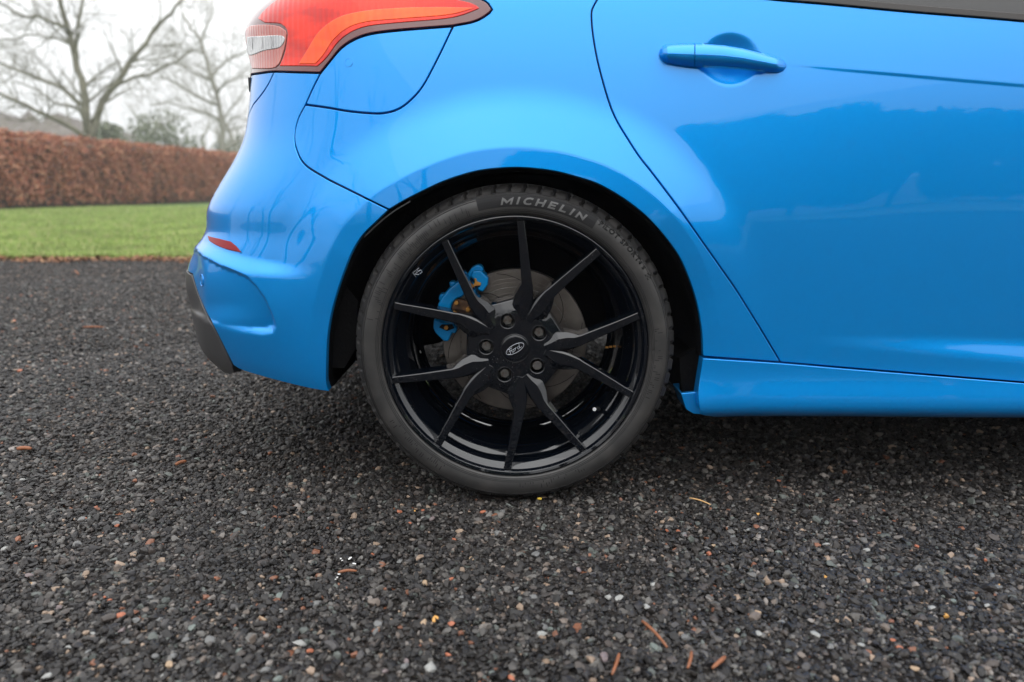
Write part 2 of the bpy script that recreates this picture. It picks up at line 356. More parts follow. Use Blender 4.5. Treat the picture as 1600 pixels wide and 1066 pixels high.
def resample(poly, step):
    """closed polyline, keep the corners, split long edges"""
    out = []
    for a, b in zip(poly, np.roll(poly, -1, 0)):
        n = max(1, int(math.ceil(np.linalg.norm(b-a)/step)))
        for k in range(n): out.append(a+(b-a)*k/n)
    return np.array(out)
def panel(name, uv, material, parent, gap=.0026, off=0., step=.009, roll=True, depth=.014, extra=None):
    uv = np.asarray(uv, float)
    keep = [0]
    for i in range(1, len(uv)):
        if np.linalg.norm(uv[i]-uv[keep[-1]]) > .0012: keep.append(i)
    if np.linalg.norm(uv[keep[-1]]-uv[keep[0]]) < .0012: keep.pop()
    uv = resample(uv[keep], max(.006, step*.8))
    A = np.sum(uv[:, 0]*np.roll(uv[:, 1], -1)-np.roll(uv[:, 0], -1)*uv[:, 1])
    if A < 0: uv = uv[::-1]
    t0 = uv-np.roll(uv, 1, 0); t1 = np.roll(uv, -1, 0)-uv
    t0 /= np.linalg.norm(t0, axis=1)[:, None]; t1 /= np.linalg.norm(t1, axis=1)[:, None]
    n0 = np.stack([t0[:, 1], -t0[:, 0]], 1); n1 = np.stack([t1[:, 1], -t1[:, 0]], 1); nn = n0+n1
    nn /= np.maximum(np.linalg.norm(nn, axis=1), .3)[:, None]
    sc = 1/np.clip((nn*n0).sum(1), .5, 1); nn *= sc[:, None]         # outward
    r = .0016
    b0 = uv-nn*(gap/2+r)
    lo, hi = uv.min(0), uv.max(0)
    gx, gy = np.meshgrid(np.arange(lo[0], hi[0], step), np.arange(lo[1], hi[1], step)); gx = gx.ravel(); gy = gy.ravel()
    s = sdist(gx, gy, b0); g = np.stack([gx, gy], 1)[s < -step*.45]
    if extra is not None:
        ex = extra[sdist(extra[:, 0], extra[:, 1], b0) < -.003]
        dmin = np.array([np.min(((ex-q)**2).sum(1)) for q in g]); g = np.vstack([g[dmin > (step*.55)**2], ex])
    allp = np.vstack([b0, g]); n = len(b0)
    res = delaunay_2d_cdt([Vector(p) for p in allp], [(i, (i+1) % n) for i in range(n)], [], 1, 1e-7)
    V = np.array([tuple(p) for p in res[0]]); faces = [tuple(f) for f in res[2]]
    # map the boundary vertices
    m = {}
    for i, ov in enumerate(res[3]):
        for q in ov: m[q] = i
    p3 = P(V[:, 0], V[:, 1]); nr = PN(V[:, 0], V[:, 1]); p3 = p3+nr*off
    verts = [tuple(p) for p in p3]; nrm = [tuple(q) for q in nr]
    # orientation
    f0 = faces[len(faces)//2]; a, b, c = (p3[i] for i in f0[:3])
    if np.dot(np.cross(b-a, c-a), nr[f0[0]]) < 0: faces = [f[::-1] for f in faces]
    if roll:
        pb = P(b0[:, 0], b0[:, 1]); nb = PN(b0[:, 0], b0[:, 1]); po = P(b0[:, 0]+nn[:, 0]*.002, b0[:, 1]+nn[:, 1]*.002)
        tt = po-pb; tt -= nb*(tt*nb).sum(1)[:, None]; tt /= np.linalg.norm(tt, axis=1)[:, None]
        rings = [[m.get(i, 0) for i in range(n)]]
        for q, dd, mixn in ((r*.5, .0003, .5), (r*.87, .0008, .87), (r, .0016, 1), (r, depth, 1)):
            k = len(verts); pp = pb+nb*(off-dd)+tt*q; nq = nb*math.sqrt(max(0, 1-mixn**2))+tt*mixn
            verts += [tuple(x) for x in pp]; nrm += [tuple(x) for x in nq]; rings.append(list(range(k, k+n)))
        for ra, rb in zip(rings[:-1], rings[1:]):
            for i in range(n):
                j = (i+1) % n; faces.append((ra[i], rb[i], rb[j], ra[j]))
        # check side orientation
        a, b, c = (np.array(verts[i]) for i in (rings[0][0], rings[1][0], rings[1][1]))
        if np.dot(np.cross(b-a, c-a), tt[0]+nb[0]) < 0: faces = [f if idx < len(faces)-4*n else f[::-1] for idx, f in enumerate(faces)]
    o = mesh(name, verts, faces, material, parent, True, nrm)
    return o

# ------------------------------------------------------------------ the car
car = empty('hatchback_car', (0, 0, 0))
tag(car, 'glossy bright blue hatchback seen at its rear wheel, parked on the dark gravel', 'car')
SHUT = [(477, 164), (465.5, 187), (460, 213), (464, 236), (477, 258), (510, 279), (542.6, 295.5), (575.5, 312), (608, 328)]
FLAP_L = [(500.6, 114.5), (492, 131), (484, 148), (477, 164)]
FLAP_B = [(477, 164), (510, 168.5), (542.6, 174), (575.5, 177.3), (598.5, 177.5), (621.4, 171.5), (641, 157.6), (661, 134.6), (684, 92), (707, 44)]
LAMP_B = [(500.6, 114.5), (516.4, 95), (533, 75.5), (552.5, 62.4), (575.5, 54), (608, 49), (660, 44.5), (707, 41)]
LAMP_T = [(707, 41), (740, 34.5), (759, 25), (769, 15), (763, 6), (749, -2), (700, -17), (640, -32), (570, -55), (520, -90)]
LAMP_U = [(393, 116.8), (410, 114.5), (428, 112.5), (464, 113.5), (500.6, 114.5)]
DOOR_R = [(960, -60), (945, -30), (933, 0), (925, 15.5), (924.7, 37), (928.5, 68), (936, 105), (950, 155), (962.5, 186), (981, 217), (1000, 246), (1019, 270), (1059, 323), (1098, 378), (1126, 418), (1150, 452.5), (1187.5, 512.5), (1219, 565)]
SILL = [(1098, 557), (1160, 561.5), (1219, 566), (1337.5, 576), (1600, 597.5)]
BELT = [(1000, -20), (1100, -12), (1212, 0), (1295, 7), (1413, 18), (1531, 27.5), (1600, 33.5)]
shut, flap_l, flap_b, lamp_b, lamp_t, lamp_u, door_r, sill, belt = map(curve_uv, (SHUT, FLAP_L, FLAP_B, LAMP_B, LAMP_T, LAMP_U, DOOR_R, SILL, BELT))
arch_l, arch_r = curve_uv(ARCH_L), curve_uv(ARCH_R)
def rv(a): return a[::-1]
def cat(*a): return np.vstack([np.atleast_2d(x) for x in a])
UF = 1.62     # forward end of this door (u)
UR = -LC-.72  # middle of the tail
sill_f = sill[-1]; slope = (sill[-1]-sill[-8]); slope = slope[1]/slope[0]
def sill_z(u): return sill_f[1]+slope*(u-sill_f[0])
belt_f = belt[-1]; bs = (belt[-1]-belt[-8]); bs = bs[1]/bs[0]
def belt_z(u): return belt_f[1]+bs*.8*(u-belt_f[0])
PAINT = M['paint']
rb = (UR, .845)
BL_TOP = [(u, lamp_u[0][1]-.004*0) for u in (lamp_u[0][0]-.05, -LC-.1)]
seam = curve_uv([(428, 112.5), (420, 130), (409, 147), (396, 163)])
def arch_extra(a0, a1):
    out = []
    for d_ in (.010, .030, .034, .037, .040, .044, .050, .062):
        for a in np.arange(a0, a1, .55):
            r = np.interp(a, _at, _ar)+d_; out.append(project(np.array([HUB[0]+r*math.cos(math.radians(a)), -.012, HUB[1]+r*math.sin(math.radians(a))])))
    return inv(out)
def offs_extra(px, ds, step=3.5):
    pl = spline(px, step); t = np.gradient(pl, axis=0); t /= np.linalg.norm(t, axis=1)[:, None]; n = np.stack([t[:, 1], -t[:, 0]], 1)
    return inv(np.vstack([pl+n*d for d in ds]))
# quarter panel (upper part runs up to the roof pillar)
quarter = cat(rv(shut), flap_b, lamp_t, [(lamp_t[-1][0], 1.36), (.15, 1.36), (.42, 1.15)], door_r, rv(sill[:0]) if 0 else np.empty((0, 2)), rv(curve_uv([(1098, 557), (1160, 561.5), (1219, 566)])), rv(arch_r))
q = panel('quarter_panel', quarter, PAINT, car, step=.0075, extra=arch_extra(-4, 142))
door_top = cat(door_r[0], belt[1:], [(UF, belt_z(UF))])
door = cat(rv(door_r), belt[2:], [(UF, belt_z(UF)), (UF, sill_z(UF))], rv(curve_uv([(1219, 566), (1337.5, 576), (1600, 597.5)])))
ep = []
xs_ = np.arange(1205, 1640, 5.)
for dy in (-5, -3, -1.5, 0, 1.5, 3, 5): ep += [(x, np.interp(x, CREASE[:, 0], CREASE[:, 1])+dy) for x in xs_]
for r_ in (.12, .3, .5, .65, .78, .88, .94, .98, 1.0, 1.02, 1.06, 1.14):
    ep += [(1141+48*r_*math.cos(a), 93.5+43*r_*math.sin(a)) for a in np.linspace(0, 2*PI, int(14+50*r_), False)]
dr = panel('rear_door', door, PAINT, car, step=.0075, extra=inv(ep))
# bumper
diffb = curve_uv([(301, 429), (307, 450), (314, 469), (325, 493), (337, 516), (352.6, 547), (364.5, 571)])
bot = curve_uv([(364.5, 571), (381, 580), (432, 595), (483, 607.5), (516, 613)])
bump = cat(rv(shut), rv(flap_l), rv(lamp_u[len(lamp_u)//3:]) , seam, [(seam[-1][0]-.1, .775), (UR, .775), (UR, .46), (diffb[0][0]-.06, diffb[0][1]+.002)], diffb, bot, arch_l[1:])
bx = np.vstack([arch_extra(138, 184), offs_extra([(300, 391)]+POCKET[1:13], (-6, -4, -2.5, -1, .5, 2, 4), 3.), offs_extra([(300, 380), (326, 382), (350, 396), (380, 408), (430, 420), (490, 427)], (-10, -6, -3, 0, 3, 6, 10), 4), offs_extra([(355, 515), (385, 520), (415, 523)], (-16, -12, -8, -4, -1, 2))])
bp = panel('rear_bumper', bump, PAINT, car, step=.0055, extra=bx)
gate = cat(rv(seam), rv(lamp_u[:len(lamp_u)//3]), [(lamp_u[0][0]-.06, lamp_u[0][1]+.002), (-LC-.2, lamp_u[0][1]), (-LC-.2, 1.3), (UR, 1.3), (UR, .775), (seam[-1][0]-.1, .775)])
tg = panel('tailgate', gate, PAINT, car, step=.012)
panel('fuel_flap', cat(flap_l, flap_b, rv(lamp_b)), PAINT, car, step=.008, gap=.004)
dif = cat(rv(diffb), [(diffb[0][0]-.06, diffb[0][1]+.002), (UR, .46), (UR, .2), (diffb[-1][0]-.3, .2), (diffb[-1][0]-.02, diffb[-1][1]-.02)])
panel('diffuser_trim', dif, M['diffuser'], car, gap=.002, off=.002)
# side skirt
skb = curve_uv([(1092, 646), (1101, 648), (1187.5, 655), (1300, 657.5), (1375, 655.5), (1450, 656.5), (1600, 664)])
skirt = cat(curve_uv([(1096, 558), (1219, 566), (1337.5, 576), (1600, 597.5)]), [(3.2, sill_z(3.2)+.05), (3.2, .17), (UF, skb[-1][1]-.004)], rv(skb), curve_uv([(1092, 646), (1089, 612), (1096, 560)]))
sk = panel('side_skirt', skirt, PAINT, car, gap=.004, off=.004, step=.008, depth=.05)
# window
trim_t = curve_uv([(1000, -32), (1100, -24), (1212, -11), (1295, -4), (1413, 7), (1531, 16.5), (1600, 22)])
panel('belt_trim', cat(belt, [(UF, belt_z(UF)), (UF, belt_z(UF)+.014)], rv(trim_t)), M['trim'], car, gap=.0006, off=.003, step=.01)
panel('side_window', cat(trim_t, [(UF, belt_z(UF)+.014), (UF, 1.36), (.55, 1.36), (.5, 1.1)]), M['glass'], car, gap=.0006, off=-.004, step=.03)
# front part of the car, outside the frame
FW = 2.648-X0
fa = [(FW+.375*math.cos(a), .3235+.375*math.sin(a)) for a in np.linspace(PI, 0, 40)]
front = cat([(UF, belt_z(UF)), (UF, sill_z(UF)), (2.2, sill_z(2.2)+.02), (FW-.39, .31)], fa, [(FW+.375, .2), (FW+.72, .22), (FW+.75, .6), (FW+.4, .82), (FW-.45, .92)])
panel('front_side', front, PAINT, car, step=.03)
# inner shell just behind the gaps
shell_uv = [(u, z) for u in np.linspace(-.9, 1.6, 60) for z in np.linspace(.24, 1.3, 60)]
def inner_shell():
    us = np.linspace(UR, FW+.7, 110); zs = np.linspace(.24, 1.34, 70); U, Z = np.meshgrid(us, zs)
    B = P(U.ravel(), Z.ravel()); n = PN(U.ravel(), Z.ravel()); Q = B-n*.013
    v = []; f = []
    for q in Q: v.append(q)
    w = len(us)
    for i in range(len(zs)-1):
        for j in range(w-1):
            ids = (i*w+j, i*w+j+1, (i+1)*w+j+1, (i+1)*w+j); c = Q[list(ids)].mean(0)
            if math.hypot(c[0], c[2]-.3235) < .43 or math.hypot(c[0]-2.648, c[2]-.3235) < .43: continue
            if c[0] < -.1 and c[2] < .42: continue
            if c[0] > -.1 and c[2] < .28: continue
            f.append(ids)
    return v, f
v, f = inner_shell()
M['inner'] = mat('inner_shell', (.0, .05, .17), .6)
mesh('inner_shell', v, f, M['inner'], car, True)
# far flank, roof, bonnet: plain shell closing the car
def far_side():
    us = np.linspace(UR, FW+.7, 60); zs = np.linspace(.22, 1.34, 30); U, Z = np.meshgrid(us, zs)
    Q = P(U.ravel(), Z.ravel(), False); Q[:, 1] = 1.74-Q[:, 1]; v = list(Q); f = []; w = len(us)
    for i in range(len(zs)-1):
        for j in range(w-1):
            ids = (i*w+j, i*w+j+1, (i+1)*w+j+1, (i+1)*w+j); c = Q[list(ids)].mean(0)
            if math.hypot(c[0], c[2]-.3235) < .37 or math.hypot(c[0]-2.648, c[2]-.3235) < .37: continue
            f.append(ids)
    return v, f
v, f = far_side(); mesh('far_flank', v, f, PAINT, car, True)
us = np.linspace(UR+.2, 2.2, 40); mb = MB(); e = P(us, np.full_like(us, 1.34), False)
v = []; 
for p in e:
    for t in np.linspace(0, 1, 9): v.append((p[0], p[1]+(1.74-2*p[1])*t, 1.335+.09*math.sin(PI*t)*1.0))
mb.add(v, [(i*9+j, i*9+j+1, (i+1)*9+j+1, (i+1)*9+j) for i in range(len(us)-1) for j in range(8)]); mb.build('roof', PAINT, car, True)
mb = MB(); mb.box((2.75, .87, .74), (1.3, 1.55, .3)); mb.build('bonnet', PAINT, car, bevel=.08, seg=4)
mb = MB(); mb.box((1.30, .87, .245), (1.9, 1.55, .07)); mb.box((-.42, .9, .33), (.16, 1.1, .06)); mb.box((0, .95, .6), (.8, 1.0, .05)); mb.box((1.4, .9, .5), (1.9, 1.4, .3)); mb.build('underbody', M['under'], car)
mb = MB(); mb.tube([(0, .25, .31), (0, 1.5, .31)], .035, 10); mb.tube([(-.1, .3, .25), (.1, .5, .30), (.3, .7, .27)], .025, 8); mb.build('axle', M['under'], car)
# arch liner: follows the arch lip inward
al = cat(arch_l[1:], arch_r[1:]); lip = P(al[:, 0], al[:, 1]); n = len(lip); v = []; f = []
for dd, rr in ((.012, 1.0), (.02, .985), (.05, .985), (.26, .985), (.262, .35)):
    for p in lip:
        v.append((p[0]*rr, p[1]+dd if dd < .1 else dd, HUB[1]+(p[2]-HUB[1])*rr))
for k in range(4):
    for i in range(n-1): f.append((k*n+i, k*n+i+1, (k+1)*n+i+1, (k+1)*n+i))
mesh('arch_liner', v, f, M['liner'], car, True)
mb = MB(); pts = [(p[0]*.99, p[1]+.004, HUB[1]+(p[2]-HUB[1])*.99) for p in P(*inv(spline([(566, 369), (588, 348), (612, 329), (639, 312.5)], 5)).T)]
mb.tube(pts, .0016, 6); mb.build('liner_edge', M['plastic'], car, True)
# liner flap hanging behind the wheel
mb = MB(); mb.prism([tuple(at(x, y, .04)[[0, 2]]) for x, y in [(508, 480), (520, 420), (560, 470), (556, 545), (539, 574), (511, 574)]], .035, .045); mb.build('liner_flap', M['liner'], car)
mb = MB(); mb.prism([tuple(at(x, y, .03)[[0, 2]]) for x, y in [(1062, 560), (1096, 540), (1096, 640), (1080, 646), (1066, 625)]], .03, .05); mb.build('liner_flap', M['liner'], car)
mb = MB(); mb.prism([tuple(at(x, y, .02)[[0, 2]]) for x, y in [(1064, 615), (1096, 612), (1096, 648), (1084, 647), (1072, 640)]], .02, .1); mb.build('skirt_end', PAINT, car, bevel=.002)

# ------------------------------------------------------------------ tail light
lamp_poly = cat(lamp_b, lamp_t, [(-LC*.5, 1.12), (-LC*.72, 1.08), (-LC*.8, .86)], lamp_u)
tl = panel('tail_light', lamp_poly, M['lens_edge'], car, gap=.003, off=.0015, step=.008)
def pxpoly(*a): return inv([p for s in a for p in s])
org = spline([(466, 106), (430, 105), (440, 60), (470, 25), (520, -10), (560, -35)], 6).tolist()
main_b = spline([(750, 14), (722, 25), (690, 31), (625, 36.5), (575, 42), (548, 52), (528, 68), (512, 90), (497, 104.5)], 6).tolist()
main_l = [(497, 104.5), (460, 104), (438, 104)]
main_u = spline([(438, 104), (446, 85), (450, 62), (450, 48), (440, 38), (415, 36), (405, 30), (425, 8), (470, -22), (520, -42), (600, -22), (680, -6), (735, 5), (750, 14)], 6).tolist()
panel('lens', inv(np.array(main_b+main_l[1:]+main_u[1:-1])), M['lens_red'], tl, gap=.0, off=.0028, step=.006, depth=.002)
band = spline([(742, 14), (715, 22), (690, 26), (625, 31), (572, 36), (543, 46), (522, 64), (506, 88), (494, 101)], 6).tolist()+spline([(468, 101), (482, 78), (500, 50), (530, 28), (570, 18), (620, 13.5), (680, 12), (742, 13)], 6).tolist()
panel('indicator_band', inv(np.array(band)), M['lens_orange'], tl, gap=.0, off=.0036, step=.006, depth=.002)
rvb = [(396, 108), (432, 106), (444, 84), (449, 60), (447, 48), (438, 42), (418, 39), (392, 41), (385.5, 48), (386, 60), (389, 80), (393, 98)]
panel('reversing_lamp', inv(np.array(spline(rvb+[rvb[0]], 6)[:-1])), M['lens_pink'], tl, gap=.0, off=.0032, step=.005, depth=.002)
rvc = [(388.5, 58), (400, 57), (444, 57), (441, 74), (415, 80), (391, 86)]
panel('reversing_window', inv(np.array(spline(rvc+[rvc[0]], 4)[:-1])), M['lens_clear'], tl, gap=.0, off=.0042, step=.004, depth=.002)
for k in range(3):
    x0 = 397+k*15
    c = inv([(x0, 58.5), (x0+1, 66), (x0+.5, 78-k*.6)]); p = P(c[:, 0], c[:, 1])+PN(c[:, 0], c[:, 1])*.0043
    mb = MB(); mb.tube(p, .0004, 4); mb.build('lens_rib', M['steel'], tl, True)
# reflector in the bumper slot
c = inv(np.array([(326, 369), (343, 373), (361, 377.5), (370, 385), (378.5, 395), (358, 391), (340, 384.5), (328, 377)]))
panel('reflector', c, M['reflector'], bp, gap=.0, off=.003, step=.006, depth=.012)
# parking sensor
def ring_on(px, py, rx, n=20):
    c = inv([(px, py)]); p = P(*c.T)[0]; nn = PN(*c.T)[0]; q = Vector(nn).to_track_quat('Z', 'Y'); return p, nn, q
def disc_on(name, px, py, prof, m, parent, n=28):
    p, nn, q = ring_on(px, py, 1); v = []; f = []
    for r, h in prof:
        for k in range(n):
            a = 2*PI*k/n; v.append(np.array(q @ Vector((r*math.cos(a), r*math.sin(a), h)))+p)
    for i in range(len(prof)-1):
        for k in range(n): f.append((i*n+k, i*n+(k+1) % n, (i+1)*n+(k+1) % n, (i+1)*n+k))
    f.append(tuple(range((len(prof)-1)*n, len(prof)*n)))
    return mesh(name, v, f, m, parent, False)
disc_on('parking_sensor', 315.5, 438, [(.0135, -.002), (.0135, .0006), (.012, .0012), (.0112, .0004), (.0105, -.0006), (.0098, .0008), (.006, .0012), (.0058, .0005), (.0052, .0012)], PAINT, bp)
disc_on('filler_dimple', 545, 98, [(.0085, -.001), (.0085, .0001), (.0078, .0005), (.0070, .0002), (.0066, .0004)], PAINT, car)
mb = MB(); c = inv([(386.8, 132)]); p = P(*c.T)[0]; mb.box((p[0]-.002, p[1]+.01, p[2]), (.006, .02, .03)); mb.build('tailgate_badge', M['plastic'], car, bevel=.001)
# ------------------------------------------------------------------ door handle
hx = [1029.5, 1031, 1035, 1042, 1055, 1075, 1100, 1130, 1160, 1185, 1205, 1217, 1224, 1228, 1229.3]
ht = [84, 78, 72.5, 69.5, 68.2, 67.6, 67.5, 69.5, 74.5, 80.5, 86, 90, 94, 98.5, 102]
hb = [86, 91, 96, 99.5, 102, 104.5, 106, 107, 109, 112, 114, 114.2, 112.5, 108, 103.5]
def handle(x0, x1, name, parent):
    xs = np.unique(np.concatenate([np.linspace(x0, x1, 60), [x for x in hx if x0 <= x <= x1]])); mb = MB(); V = []
    cs = [(1, .000), (1.0, .008), (.93, .015), (.78, .021), (.5, .0255), (.2, .0275), (.06, .0280), (.035, .0268), (.005, .0268), (-.03, .0280), (-.25, .0275), (-.55, .023), (-.82, .015), (-1, .009), (-.96, 0), (-.5, 0), (0, 0), (.5, 0), (.96, 0)]
    for i, x in enumerate(xs):
        t = np.interp(x, hx, ht); b = np.interp(x, hx, hb); c = inv([(1000, 100), (min(max(x, 1032), 1227), 60)])[1:]
        yb = P(*c.T)[0][1]; endf = min(1, ((x-1029)/14.)**.5 if x < 1043 else 1, ((1230-x)/16.)**.5 if x > 1214 else 1)
        arch = .006*math.sin(PI*min(1, max(0, (x-1040)/180)))
        dep = .012+arch
        inset = .0006 if (i in (0, len(xs)-1)) else 0
        gp_ = .015*sm(x, 1088, 1100)*(1-sm(x, 1192, 1204))
        for vv, d in cs:
            d = max(d, gp_) if abs(vv) > .9 or d == 0 else d
            yy = yb-.004-(dep*(d > 0)*0+d*endf*1.0+arch*(d > .001)) + (0 if d > 0 else 0)
            py = (t+b)/2-vv*(b-t)/2
            V.append(at(x, py, yy+.004))
    k = len(cs); f = []
    for i in range(len(xs)-1):
        for j in range(k): f.append((i*k+j, (i+1)*k+j, (i+1)*k+(j+1) % k, i*k+(j+1) % k))
    f.append(tuple(range(k))); f.append(tuple(range((len(xs)-1)*k, len(xs)*k))[::-1])
    mb.add(V, f); o = mb.build(name, PAINT, parent, True)
    m = o.modifiers.new('edges', 'EDGE_SPLIT'); m.split_angle = .9
    return o
handle(1086.5, 1229.3, 'door_handle', dr); handle(1029.5, 1085, 'handle_cap', dr)

# ------------------------------------------------------------------ wheel
wheel = empty('wheel', (0, 0, HUB[1]), car)
def lathe(prof, n, name, m, parent, smooth=True, fn=None, closed=False):
    v = []; f = []
    for i, (r, y) in enumerate(prof):
        for k in range(n):
            a = 2*PI*k/n; rr, yy = (r, y) if fn is None else fn(r, y, a)
            v.append((rr*math.cos(a), yy, rr*math.sin(a)))
    for i in range(len(prof)-1):
        for k in range(n): f.append((i*n+k, i*n+(k+1) % n, (i+1)*n+(k+1) % n, (i+1)*n+k))
    o = mesh(name, v, f, m, parent, smooth)
    bm = bmesh.new(); bm.from_mesh(o.data); bmesh.ops.recalc_face_normals(bm, faces=bm.faces[:]); bm.to_mesh(o.data); bm.free()
    return o
RT = .3225
tp = [(.262, .012), (.2625, .002), (.266, -.003), (.2675, -.0045), (.2685, -.0046), (.2695, -.0075), (.277, -.0096), (.286, -.0104), (.293, -.0098), (.2985, -.0080), (.2992, -.0064), (.3000, -.0073), (.3035, -.0045), (.3065, .0005), (.3068, .0014), (.3095, .004), (.3125, .008), (.3155, .013), (.3185, .020), (.3205, .028), (.3218, .036), (.3222, .043), (.3150, .0445), (.3150, .051), (.3226, .0525), (.323, .075), (.3232, .09), (.3160, .092), (.3160, .104), (.3233, .106), (.3233, .125)]
tp += [(r, .250-y) for r, y in reversed(tp[:-1])][:30]
NT = 68*8
def tread(r, y, a):
    if .3066 < r and (y < .05 or y > .2):
        yy = y if y < .125 else .25-y
        ph = (a/(2*PI)*68 + (yy-.0)*9) % 1
        g = 1-min(1, max(0, (abs(ph-.5)-.06)/.06)) if .3068 < r else 0
        return r-.009*g*float(sm(yy, -.0015, .006)), y+.0015*g*(1 if y < .125 else -1)
    return r, y
tyre = lathe(tp, NT, 'tyre', M['rubber'], wheel, True, tread)
md = tyre.modifiers.new('edges', 'EDGE_SPLIT'); md.split_angle = .7
# embossed hatch block and fine ridges on the sidewall
def on_wall(r): return float(np.interp(r, [p[0] for p in tp[:17]], [p[1] for p in tp[:17]]))
def wall_strip(a0, a1, r0, r1, h, name, m, nseg=None):
    n = nseg or max(2, int(abs(a1-a0)/1.2)); v = []; f = []; rs = np.linspace(r0, r1, 6)
    for i in range(n+1):
        a = math.radians(a0+(a1-a0)*i/n)
        for r in rs: v.append((r*math.cos(a), on_wall(r)-h, r*math.sin(a)))
        for r in rs[::-1]: v.append((r*math.cos(a), on_wall(r)+.001, r*math.sin(a)))
    k = 12
    for i in range(n):
        for j in range(k): f.append((i*k+j, i*k+(j+1) % k, (i+1)*k+(j+1) % k, (i+1)*k+j))
    f.append(tuple(range(k))); f.append(tuple(range(n*k, n*k+k)))
    mb = MB(); mb.add(v, f); return mb, name, m
def wall_text(s, size, r0, a_start, gapk, m, name, stretch=1., shear=0., bold=.0, h=.0012):
    """raised letters running clockwise round the sidewall"""
    a = a_start
    for ch in s:
        if ch == ' ': a -= size*.45*gapk/r0; continue
        cu = bpy.data.curves.new('t', 'FONT'); cu.body = ch; cu.size = size; cu.offset = bold; cu.shear = shear; cu.resolution_u = 3
        t = bpy.data.objects.new('t', cu); COL.objects.link(t); bpy.context.view_layer.update()
        me = bpy.data.meshes.new_from_object(t.evaluated_get(bpy.context.evaluated_depsgraph_get())); bpy.data.objects.remove(t)
        co = np.array([v.co[:] for v in me.vertices]); wd = co[:, 0].max()*stretch; x0 = co[:, 0].min()*stretch
        bm = bmesh.new(); bm.from_mesh(me)
        bmesh.ops.triangulate(bm, faces=bm.faces[:])
        bmesh.ops.subdivide_edges(bm, edges=[e for e in bm.edges if e.calc_length() > size*.3], cuts=2)
        ex = bmesh.ops.extrude_face_region(bm, geom=bm.faces[:]); 
        for g in ex['geom']:
            if isinstance(g, bmesh.types.BMVert): g.co.z = 1
        for v in bm.verts:
            aa = a-(v.co.x*stretch-x0)/r0; rr = r0+v.co.y; top = v.co.z < .5
            v.co = Vector((rr*math.cos(aa), on_wall(rr)-(h if top else -.0008), rr*math.sin(aa)))
        bmesh.ops.recalc_face_normals(bm, faces=bm.faces[:]); bm.to_mesh(me); bm.free()
        link(name, me, wheel, m)
        a -= (wd-x0+size*.16*gapk)/r0
mb, nm, mm = wall_strip(104.3, 58.4, .2795, .3018, .0005, 'lettering_pad', M['rubber_pad']); mb.build(nm, mm, wheel)
def band(pl, th, closed=False):
    pl = np.array(pl, float); n = len(pl); Lf, Rt = [], []
    for i in range(n):
        d0 = pl[i]-pl[i-1] if i else pl[1]-pl[0]; d1 = pl[i+1]-pl[i] if i < n-1 else d0
        d0 = d0/np.linalg.norm(d0); d1 = d1/np.linalg.norm(d1); n0 = np.array([-d0[1], d0[0]]); n1 = np.array([-d1[1], d1[0]]); m = n0+n1
        m = m/np.linalg.norm(m) if np.linalg.norm(m) > .2 else n0; k = min(1/max(.35, m @ n0), 2.2); Lf.append(pl[i]+m*th*k); Rt.append(pl[i]-m*th*k)
    return Lf, Rt
BLOCK = {'M': (1.25, [[(.12, 0), (.12, .86), (.625, .30), (1.13, .86), (1.13, 0)]]), 'I': (.28, [[(.14, 0), (.14, 1)]]),
  'C': (.92, [[(.92, .78), (.78, .88), (.55, .90), (.30, .82), (.14, .62), (.12, .40), (.24, .19), (.48, .10), (.74, .11), (.92, .22)]]),
  'H': (.98, [[(.12, 0), (.12, 1)], [(.86, 0), (.86, 1)], [(.24, .5), (.74, .5)]]), 'E': (.82, [[(.82, .88), (.12, .88), (.12, .12), (.82, .12)], [(.24, .5), (.74, .5)]]),
  'L': (.78, [[(.12, 1), (.12, .12), (.78, .12)]]), 'N': (1.0, [[(.12, 0), (.12, .84), (.88, .16), (.88, 1)]])}
def block_text(word, r0, hgt, a, wf, gap_, shear, m, name, h):
    for ch in word:
        wd, strokes = BLOCK[ch]; mb = MB(); q = 0
        for st_i, pl in enumerate(strokes):
            pl2 = []
            for (x0, z0), (x1, z1) in zip(pl[:-1], pl[1:]):
                for t in (0, .34, .67): pl2.append((x0+(x1-x0)*t, z0+(z1-z0)*t))
            pl2.append(pl[-1]); Lf, Rt = band(pl2, .118); v = []
            for A, B in zip(Lf, Rt):
                for (x, z), dy in ((A, h), (B, h), (B, -.0008), (A, -.0008)):
                    z = min(1, max(0, z)); aa = a-((x+z*shear)*hgt*wf)/r0; rr = r0+z*hgt; v.append((rr*math.cos(aa), on_wall(rr)-dy-.00004*st_i, rr*math.sin(aa)))
            n = len(Lf); f = [(k*4+j, k*4+(j+1) % 4, k*4+4+(j+1) % 4, k*4+4+j) for k in range(n-1) for j in range(4)]+[(0, 1, 2, 3), (n*4-4, n*4-3, n*4-2, n*4-1)]
            mb.add(v, f)
        mb.build(name, m, wheel); a -= (wd+gap_)*hgt*wf/r0
block_text('MICHELIN', .2835, .0140, math.radians(95.6), 1.22, .44, .26, M['rubber_text'], 'sidewall_letter', .0014)
wall_text('PILOT SPORT', .0130, .2925, math.radians(57.2), .9, M['rubber_dark'], 'sidewall_letter', 1.15, 0, .0004, h=.0014)
wall_text('4 S', .010, .2935, math.radians(36.6), 1.0, M['rubber_dark'], 'sidewall_letter', 1.2, 0, .0004, h=.0014)
for i in range(3):      # chequered flag
    for j in range(4):
        if (i+j) % 2: continue
        mb, nm, mm = wall_strip(31.0-i*.8, 30.2-i*.8, .2910+j*.0028, .2910+j*.0028+.0028, .0005, 'flag_square', M['rubber_dark']); mb.build(nm, mm, wheel)
mbs = MB()
